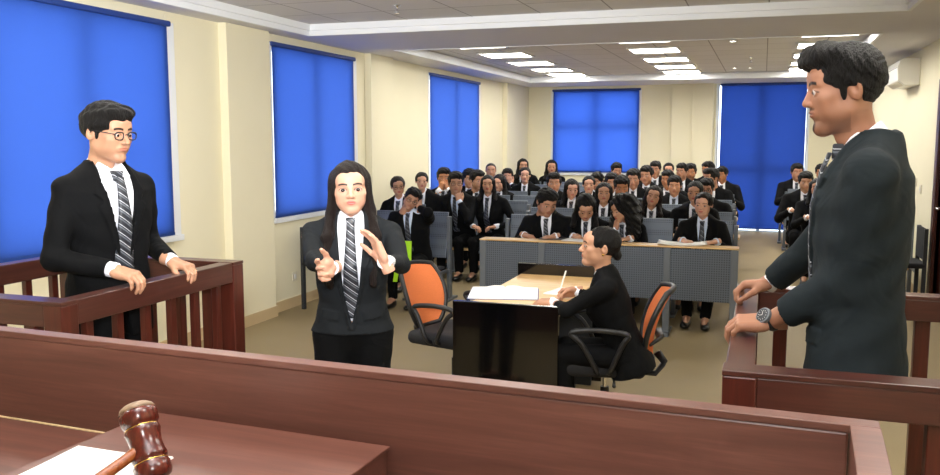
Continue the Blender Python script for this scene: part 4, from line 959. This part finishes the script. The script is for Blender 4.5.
# --- tall man in the right witness stand
P = dict(HI, sex='m', label='tall man in a blue-grey suit, in profile in the right stand', rz=-98, seated=False,
         head=(17, 8, 0), skin='skin4', retract=(0, .035), hair='quiff', face=101, asp=(1, 1, 1), suit='suit_grey', tiem='tie', shirt='shirt', lean=-1, hv=1, gaze=(0, 4), vh=.0024, hem=-.085, split=False, jk=1.0, hoff=(0, -.05, -.005), shw=1.08, sleeve=1.18, vhair=.0026)
place(P, at(843, 90, 2.36), PR)
wl, wr = at_z(770, 321, 1.13), at_z(763, 291, 1.13)
P['handL'] = (w2l(P, wl), d2l(P, (-1, -.02, -.10)), d2l(P, (.1, .25, -1)), .40, .2, .6)
P['handR'] = (w2l(P, wr), d2l(P, (-1, .05, -.12)), d2l(P, (.1, -.1, -1)), .45, .2, .6)
P['poleL'] = tuple(d2l(P, (1, -.3, -.45))); P['poleR'] = tuple(d2l(P, (.5, .4, -.9))); P3 = P
build_person(P)
# his watch
def l2w(P, v): a = R(P['rz']); return Vector((v[0]*math.cos(a)-v[1]*math.sin(a)+P['loc'][0], v[0]*math.sin(a)+v[1]*math.cos(a)+P['loc'][1], v[2]+P['loc'][2]))
# --- woman writing at the table
P = dict(HI, sex='f', label='woman with tied back hair seated in profile, writing at the pale table', rz=-82, lean=18, hipz=.51,
         head=(10, -4, 0), skin='skin0', hair='bun', jk=1.08, sleeve=1.12, shw=1.1, face=4, suit='suit_black', shirt='shirt', hv=1, vhair=.0035, tie=False, trou='suit_black', hs=.96, hairsc=(.96, .96, .97), gaze=(-4, 4), vox=.007)
place(P, at(600, 247, 4.55))
wl, wr = at_z(553, 302, .765), at_z(576, 291, .775)
P['handL'] = (w2l(P, wl), d2l(P, (-.95, .15, -.05)), d2l(P, (.1, .2, -1)), .22, .3, .5)
P['handR'] = (w2l(P, wr), d2l(P, (-.9, -.2, -.15)), d2l(P, (-.1, -.75, -.6)), .5, .1, .7)
P['poleL'] = tuple(d2l(P, (.5, -1, -.1))); P['poleR'] = tuple(d2l(P, (.2, .6, -.8))); P4 = P
build_person(P)

for P, sd_ in ((P2, (-1, 1)), (P4, (1,))):
    for sd in sd_:
        c = P['_Rh'] @ (np.array([sd*.078, .008, -.036])*P['_hs'])+P['_hc']; m = MB(); m.lathe([(.001, -.006), (.0045, -.004), (.006, 0), (.0045, .004), (.001, .006)], 12, Matrix.Translation(c)); m.build('earring', M['paper'] if P is P2 else M['gold'], P['_root'], smooth=True)

# ------------------------------------------------------------------ the seated audience
ROWY = lambda k: 8.22+.9*k
def seat_person(P, px, py, k, hpx=None, arm='desk'):
    P.setdefault('lean', 16); P.setdefault('hipz', .45); fixed = P.pop('rowback', .25); Y = ROWY(k)-fixed-.25
    for _ in range(8):
        d = ray(px, py); W = _C+d*(Y/d[1]); P.pop('s', None); W_ = W
        c = R(P['rz']) if 'rz' in P else 0; P.setdefault('rz', 0)
        place(P, W_); P['s'] = min(max(P['s'], .87 if P['sex'] == 'm' else .82), 1.02)
        o = head_off(P, P['s']); Y = ROWY(k)-fixed+(o[0]*math.sin(c)+o[1]*math.cos(c))
    dz = W[2]-head_off(P, P['s'])[2]; P['hipz'] += dz       # small slouch
    o = head_off(P, P['s']); a = R(P['rz']); P['loc'] = (W[0]-(o[0]*math.cos(a)-o[1]*math.sin(a)), W[1]-(o[0]*math.sin(a)+o[1]*math.cos(a)), 0)
    w = (W-_C) @ _f
    if hpx: P['hs'] = min(1.03, max(.88, hpx*w/860/.243))
    face = math.degrees(math.atan2(-W[0], W[1])); y, p, r = P.pop('look', (0, 0, 0)); P['head'] = (face-P['rz']+y, p+3, r)
    s = P['s']; zz = .775 if arm == 'desk' else .60*s+.03; yy = ROWY(k)-.9+.22
    yl = (yy-P['loc'][1]) if arm == 'desk' else -.30*s
    yl = max(yl, -.50*s); j = random.uniform
    P.setdefault('handR', ((-.13*s+j(-.03, .03), yl+j(-.04, .04), zz), (.75, -.6, -.05), (0, -.05, -1), .3, .4, .4))
    P.setdefault('handL', ((.13*s+j(-.03, .03), yl+j(-.04, .04), zz), (-.75, -.6, -.05), (0, -.05, -1), .3, .4, .4))
    P.setdefault('poleR', (-.6, .1, -1)); P.setdefault('poleL', (.6, .1, -1))
    P['head_local'] = head_off(P, s)
    return P
A = []
def a(px, py, k, hpx, sex, label, blk='centre', **kw):
    P = dict(sex=sex, label=label, group='students seated in the %s block' % blk, suit='suit_black', **kw)
    P.setdefault('hair', 'short' if sex == 'm' else 'long'); P.setdefault('hairsc', (1.05, 1.03, 1.03)); P.setdefault('vw', .72); P.setdefault('hoff', (0, -.01, -.016)); P.setdefault('shw', 1.2); P.setdefault('jk', 1.06); P.setdefault('sleeve', 1.08); P.setdefault('vox', .012); P.setdefault('vh', .0045 if k < 3 else .0055); P.setdefault('vhand', .006)
    P.setdefault('skin', random.choice(['skin0', 'skin3', 'skin1'] if sex == 'm' else ['skin0', 'skin2', 'skin3'])); P.setdefault('face', random.randint(0, 3)); P.setdefault('hv', random.choice([1, 3, 5] if sex == 'f' else [1, 2, 3]))
    pose = P.pop('pose', None); P = seat_person(P, px, py, k, hpx, 'lap' if blk == 'left' else 'desk')
    if pose: pose(P)
    build_person(P); A.append(P); return P
def hl(P, x, y, z): return P['head_local']+rotm(*P['head']) @ (np.array([x, y, z])*P.get('hs', .95))
def cheek(side, dy=-.05, dz=-.075, curl=.3, dx=.085):
    def f(P):
        w = hl(P, side*dx, dy, dz-.06); P['handR' if side < 0 else 'handL'] = (w, (-side*.12, .1, 1), (-side*.8, .6, 0), curl, .2, .3); P['poleR' if side < 0 else 'poleL'] = (side*.7, -.3, -1)
    return f
def headhold(P):
    P['handL'] = (hl(P, .115, -.05, -.045), (-.15, .25, 1), (-1, .3, 0), .35, .3, .3); P['poleL'] = (1, -.2, -.7)
def mouth2(P):
    P['handR'] = (hl(P, -.05, -.135, -.13), (.30, .1, 1), (.5, .85, 0), .55, .1, .4); P['handL'] = (hl(P, .06, -.14, -.13), (-.35, .1, 1), (-.5, .85, 0), .55, .1, .4)
    P['poleR'] = (-.8, -.1, -.8); P['poleL'] = (.8, -.1, -.8)
def chin(P):
    P['handL'] = (hl(P, .035, -.13, -.19), (-.25, .2, 1), (-.4, .9, 0), .6, .1, .4); P['poleL'] = (.6, -.2, -1)
def openhand(P):
    P['handL'] = (hl(P, .03, -.20, -.16), (-.05, .0, 1), (.2, .9, 0), .08, 1.6, .0); P['poleL'] = (.8, -.2, -.8)
def coverface(P):
    P['handL'] = (hl(P, .06, -.125, -.10), (-.35, .0, 1), (-.3, .9, 0), .3, .2, .3); P['poleL'] = (.8, -.1, -.8)
def write(P):
    P['handR'] = ((-.08, -.40, .775), (.5, -.85, -.05), (.6, .1, -.9), .5, .1, .6)
L_ = 'left'; G_ = 'right'
a(399, 186, 1, 20, 'f', 'woman with glasses nearest the wall in the left block, behind the tilted head', L_, glasses=True, look=(6, 4, -6), face=1, skin='skin0', hairm='hair_brown', hair='tied')
a(409, 198, 0, 20, 'm', 'student with glasses, head tilted onto a raised hand, green cloth on lap', L_, glasses=True, look=(0, 10, 26), pose=headhold, shirt='shirt_blue', skin='skin3')
a(422, 181, 2, 17, 'f', 'bare-faced woman behind the student with the tilted head', L_, look=(2, 2, 0), hair='tied', skin='skin2')
a(444, 178, 3, 20, 'm', 'man holding both hands at his mouth, before the blue blind', L_, pose=mouth2, skin='skin1')
a(456, 183, 2, 22, 'm', 'man with glasses and one hand on his chin, sitting at the aisle', L_, glasses=True, pose=chin, look=(4, 2, 0), shirt='shirt_blue', skin='skin0')
a(469.5, 178, 4, 19, 'm', 'dark haired student raising an open hand before the face', L_, pose=openhand, look=(10, 8, 0), skin='skin0')
a(477.5, 180, 3, 19, 'm', 'dark haired student right of the raised open hand', L_, look=(28, 4, 0))
a(488, 184, 2, 18, 'f', 'long haired woman facing front, above the nearest empty grey seat', L_, look=(-4, 0, 0), skin='skin0', face=2)
a(491, 170.6, 5, 15, 'm', 'short cropped head in the far rows, left of the back pillar', L_, hair='bald', skin='skin3')
a(499.5, 182.5, 4, 17, 'f', 'woman with dark hair over her cheek, turned to the left', L_, look=(-28, 6, 0))
a(507.5, 176.5, 6, 15, 'm', 'student covering the face with one hand, far left rows', L_, pose=coverface)
a(523, 165.5, 8 if False else 7, 14, 'f', 'long haired woman highest in the far left corner of the rows', L_, look=(10, 0, 0), rowback=.30)
a(525, 175, 5, 16, 'f', 'woman with pale shirt and tied hair above the empty grey seats', L_, hair='tied', skin='skin2', look=(0, 0, 0))
a(551.5, 167, 7, 14.5, 'f', 'long haired woman alone at the back beside the blue window', rowback=-.25, look=(4, 0, 0), hv=3)
a(554, 183, 3, 20, 'm', 'man with raised brows behind the man with the quiff in the first row', look=(2, 2, 0), hair='quiff', skin='skin0')
a(547, 201, 0, 27, 'm', 'smiling man with a tall quiff in the first row, looking down', hair='quiff', look=(20, 22, 4), lean=22, skin='skin3', face=0, tiem='tie', hv=5)
a(572, 188, 2, 19, 'f', 'pale woman with a dark fringe looking down, second from the left', hair='fringe', skin='skin2', look=(10, 12, 0))
a(589, 184.5, 3, 18, 'f', 'round faced woman between the fringe and the parted hair', skin='skin2', look=(0, 0, 0), hair='tied')
a(597, 181, 4, 17, 'm', 'dark head just behind the round faced woman', look=(-20, 8, 0))
a(604, 192.7, 1, 19, 'f', 'woman with parted long hair looking straight ahead, behind the first row', skin='skin0', look=(0, 0, 0), hv=5, face=2)
a(586.5, 205, 0, 26, 'f', 'woman in the first row bending over her papers, striped tie', hair='long', look=(4, 34, 0), lean=24, skin='skin0', pose=write, hv=3, face=1)
a(622.6, 208, 0, 27, 'f', 'curly haired woman in the first row resting her cheek on one hand', hair='curly', hairsc=(1.2, 1.15, 1.15), look=(-52, 16, 0), lean=24, skin='skin0', pose=cheek(-1, -.115, -.10, .35, .02), hv=1, face=0)
a(611.5, 182, 3, 17, 'm', 'short haired man partly hidden left of the bearded man', look=(6, 6, 0))
a(616.7, 170, 6, 14.5, 'm', 'dark haired man in the far rows under the blue window corner', look=(14, 10, 0))
a(622, 186, 2, 21, 'm', 'bearded man looking down in the middle of the rows', face=102, look=(4, 14, 0), skin='skin1')
a(633.5, 178.7, 4, 20, 'm', 'man with short hair under the right edge of the blue window', look=(-6, 6, 0), skin='skin3')
a(646.5, 175, 5, 18, 'm', 'young man turned left in the sixth row, right of the window', look=(-16, 4, 0), skin='skin3')
a(655.5, 169, 6, 15, 'm', 'man with black hair before the bare back wall', look=(-10, 6, 0))
a(668.6, 170, 7, 14.5, 'f', 'woman at the back beside the pillar, hair tied back', hair='tied', skin='skin2', look=(0, 0, 0))
a(667.5, 179, 4, 17, 'm', 'dark haired student peering left of the square faced young man', look=(-20, 4, 0))
a(652, 196, 1, 21, 'f', 'woman with long dark hair and tilted head right of the curly hair', look=(-4, -2, 12), skin='skin0', hv=0, face=3, hairm='hair_brown')
a(674.5, 185.5, 3, 19, 'm', 'square faced young man facing front above the empty desks', look=(0, 4, 0), skin='skin0', shirt='shirt_blue')
a(682, 171, 5, 14, 'm', 'dark head half hidden before the step of the pillar', look=(-24, 4, 0), rowback=.0)
a(690.5, 172, 6, 16, 'm', 'man with a beard and pale shirt before the yellow pillar', face=102, skin='skin1', look=(-4, 2, 0))
a(695, 192, 1, 18, 'f', 'woman mostly hidden behind the front woman s left side', skin='skin0', look=(-10, 4, 0), hair='tied')
a(708, 169.5, 7, 15, 'm', 'side turned dark head at the far right of the back row', look=(-44, 4, 0))
a(711.5, 177.5, 4, 18, 'm', 'man in side view at the aisle end, hair combed back', look=(-50, 4, 0), hair='quiff')
a(706.5, 188.5, 2, 19, 'm', 'young man with glasses directly behind the front woman', glasses=True, look=(-6, 8, 0), skin='skin3')
a(722, 174, 6, 14, 'm', 'last student at the aisle before the dark blue blind', look=(-24, 8, 0))
a(703, 204.5, 0, 25, 'f', 'woman in the first row at the aisle with an open notebook', hair='tied', look=(-12, 2, 2), skin='skin2', face=2, shirt='shirt_blue', lean=14, hairm='hair_brown', ankles=[(-.10, -.30, .09), (.06, -.34, .09)])
a(797, 172, 7, 16, 'm', 'student at the far aisle seat of the right block', G_, look=(12, 2, 0), skin='skin3')
a(805.7, 181.5, 4, 19, 'm', 'man with thick dark hair in the right block, facing front', G_, look=(6, 6, 0), skin='skin0')
a(821, 172, 7, 15, 'm', 'student in the right block just beside the tall man s tie', G_, look=(0, 4, 0))
a(817, 188, 3, 18, 'f', 'woman in the right block partly hidden by the tall man', G_, skin='skin0')
# ------------------------------------------------------------------ things people hold or have before them
sheet('open_notebook', 'open white notebook on the front desk before the woman at the aisle', -.62, 7.43, .7555, .40, .22, 4, 3, curl=.012, cat='notebook')
sheet('paper_sheets', 'white papers on the front desk before the bending woman', -1.50, 7.42, .7555, .28, .2, -8, 2)
sheet('dark_folder', 'thin dark folder on the front desk before the man with the quiff', -1.74, 7.45, .7555, .26, .16, 6, 1, mat='black_plastic', cat='folder')
g = A[1]; gp = l2w(g, (.05, -.32, .52)); t = thing('green_cloth', 'lime green cloth hanging between the knees of the student with glasses', 'cloth', gp, R(g['rz']))
for sx in (-1, 1):
    m = MB()
    for i in range(6):
        z0, z1 = .14-i*.065, .14-(i+1)*.065; w0, w1 = .055-.002*i, .053-.002*i; x0, x1 = sx*(.018+.012*i), sx*(.018+.012*(i+1)); y0, y1 = -.02-.03*min(i, 3), -.02-.03*min(i+1, 3)
        m.hexa([(x1-w1/2, y1-.008, z1), (x1+w1/2, y1-.008, z1), (x1+w1/2, y1+.006, z1), (x1-w1/2, y1+.006, z1), (x0-w0/2, y0-.008, z0), (x0+w0/2, y0-.008, z0), (x0+w0/2, y0+.006, z0), (x0-w0/2, y0+.006, z0)])
    m.build('cloth_fold', M['lime'], t, smooth=False)
def watch(P, arm, label, r=.030, dial='dial', face=None):
    sd, S, E, W, d, n, *_ = P['_arms'][arm]; u = (W-E)/np.linalg.norm(W-E); c = W-u*.004; d, n = frame(u, n); up = -n if face is None else frame(u, d2l(P, face))[1]; sdv = np.cross(u, up)
    o = l2w(P, c); t = thing('wristwatch', label, 'wristwatch', o); rot = Matrix.Rotation(R(P['rz']), 3, 'Z')
    q = lambda a, b, cc: rot @ Vector(u*a+up*b+sdv*cc)
    m = MB(); m.tube([q(0, r*.82*math.cos(x), r*1.0*math.sin(x)) for x in [2*math.pi*k/28 for k in range(28)]], .0095, 8, closed=True, sq=.28); m.build('strap', M['black_plastic'], t, smooth=True)
    m = MB(); m.cyl(q(0, r*.80, 0), q(0, r*.80+.012, 0), .024, n=28); m.build('case', M['steel'] if dial == 'dial' else M['black_plastic'], t, smooth=False, bevel=.002)
    m = MB(); m.cyl(q(0, r*.80+.0121, 0), q(0, r*.80+.0128, 0), .020, n=28); m.build('dial', M['steel_dark'], t)
    m = MB(); b0 = r*.80+.0132
    m.tube([q(0, b0, 0), q(.010, b0, .004)], .0006, 4); m.tube([q(0, b0, 0), q(-.004, b0, .011)], .0006, 4)
    for k in range(12): x = 2*math.pi*k/12; m.tube([q(.013*math.cos(x), b0, .013*math.sin(x)), q(.0155*math.cos(x), b0, .0155*math.sin(x))], .0005, 4)
    m.build('hands', M['paper'], t); return t
watch(P3, 1, 'black strap wristwatch with a round dial on the tall man s near wrist', .031, face=(-.1, -.75, .8))
watch(P2, 0, 'small dark wristwatch on the speaking woman s wrist', .024, 'dark')
# pen
W4 = P4['_arms'][0][3]; pw = l2w(P4, W4)+Vector((-.085, -.03, .0)); t = thing('pen', 'slim white pen upright in the writing woman s hand', 'pen', pw)
m = MB(); m.tube([(-.012, 0, -.035), (-.008, 0, -.02), (.0, 0, .01), (.03, .0, .115), (.032, 0, .12)], [.001, .004, .0045, .0045, .003], 10); m.build('barrel', M['paper'], t, smooth=True); MB().tube([(-.0135, 0, -.040), (-.011, 0, -.030)], [.0006, .0022], 8).build('tip', M['black_plastic'], t)

# ------------------------------------------------------------------ light and camera
wd = bpy.data.worlds.new('daylight'); bpy.context.scene.world = wd; wd.use_nodes = True
bg = wd.node_tree.nodes['Background']; bg.inputs[0].default_value = (.82, .91, 1, 1); bg.inputs[1].default_value = 3.2
def area(name, loc, target, size, power, col, spread=180):
    l = bpy.data.lights.new(name, 'AREA'); l.shape = 'SQUARE'; l.size = size; l.energy = power; l.color = col; l.spread = R(spread)
    o = bpy.data.objects.new(name, l); COL.objects.link(o); o.location = loc; o.rotation_euler = (Vector(target)-Vector(loc)).to_track_quat('-Z', 'Y').to_euler(); return o
area('camera_flash', (-.05, -.1, 1.95), (-1.2, 4.0, 1.2), .16, 8, (1, .97, .93))
area('ceiling_fill', (.1, -.35, 1.95), (-1.0, 1.45, 2.66), .25, 72, (.98, .98, 1), 80)  # extra fill lamp added to brighten the soffit, aimed upward
FPX = 860.; yaw = math.atan(292/860); pit = math.atan(99.5/860)
cam = bpy.data.cameras.new('camera'); cam.sensor_width = 36; cam.lens = FPX/940*36; cam.clip_start = .05; co = bpy.data.objects.new('camera', cam); COL.objects.link(co)
fw = Vector((-math.sin(yaw)*math.cos(pit), math.cos(yaw)*math.cos(pit), -math.sin(pit))); rt = Vector((math.cos(yaw), math.sin(yaw), 0)); upv = rt.cross(fw)
co.matrix_world = Matrix(((rt.x, upv.x, -fw.x, 0), (rt.y, upv.y, -fw.y, 0), (rt.z, upv.z, -fw.z, 1.65), (0, 0, 0, 1)))
sc = bpy.context.scene; sc.camera = co
sc.view_settings.view_transform = 'Standard'; sc.view_settings.look = 'None'; sc.view_settings.gamma = 1; sc.view_settings.use_curve_mapping = False; sc.view_settings.exposure = 0.70
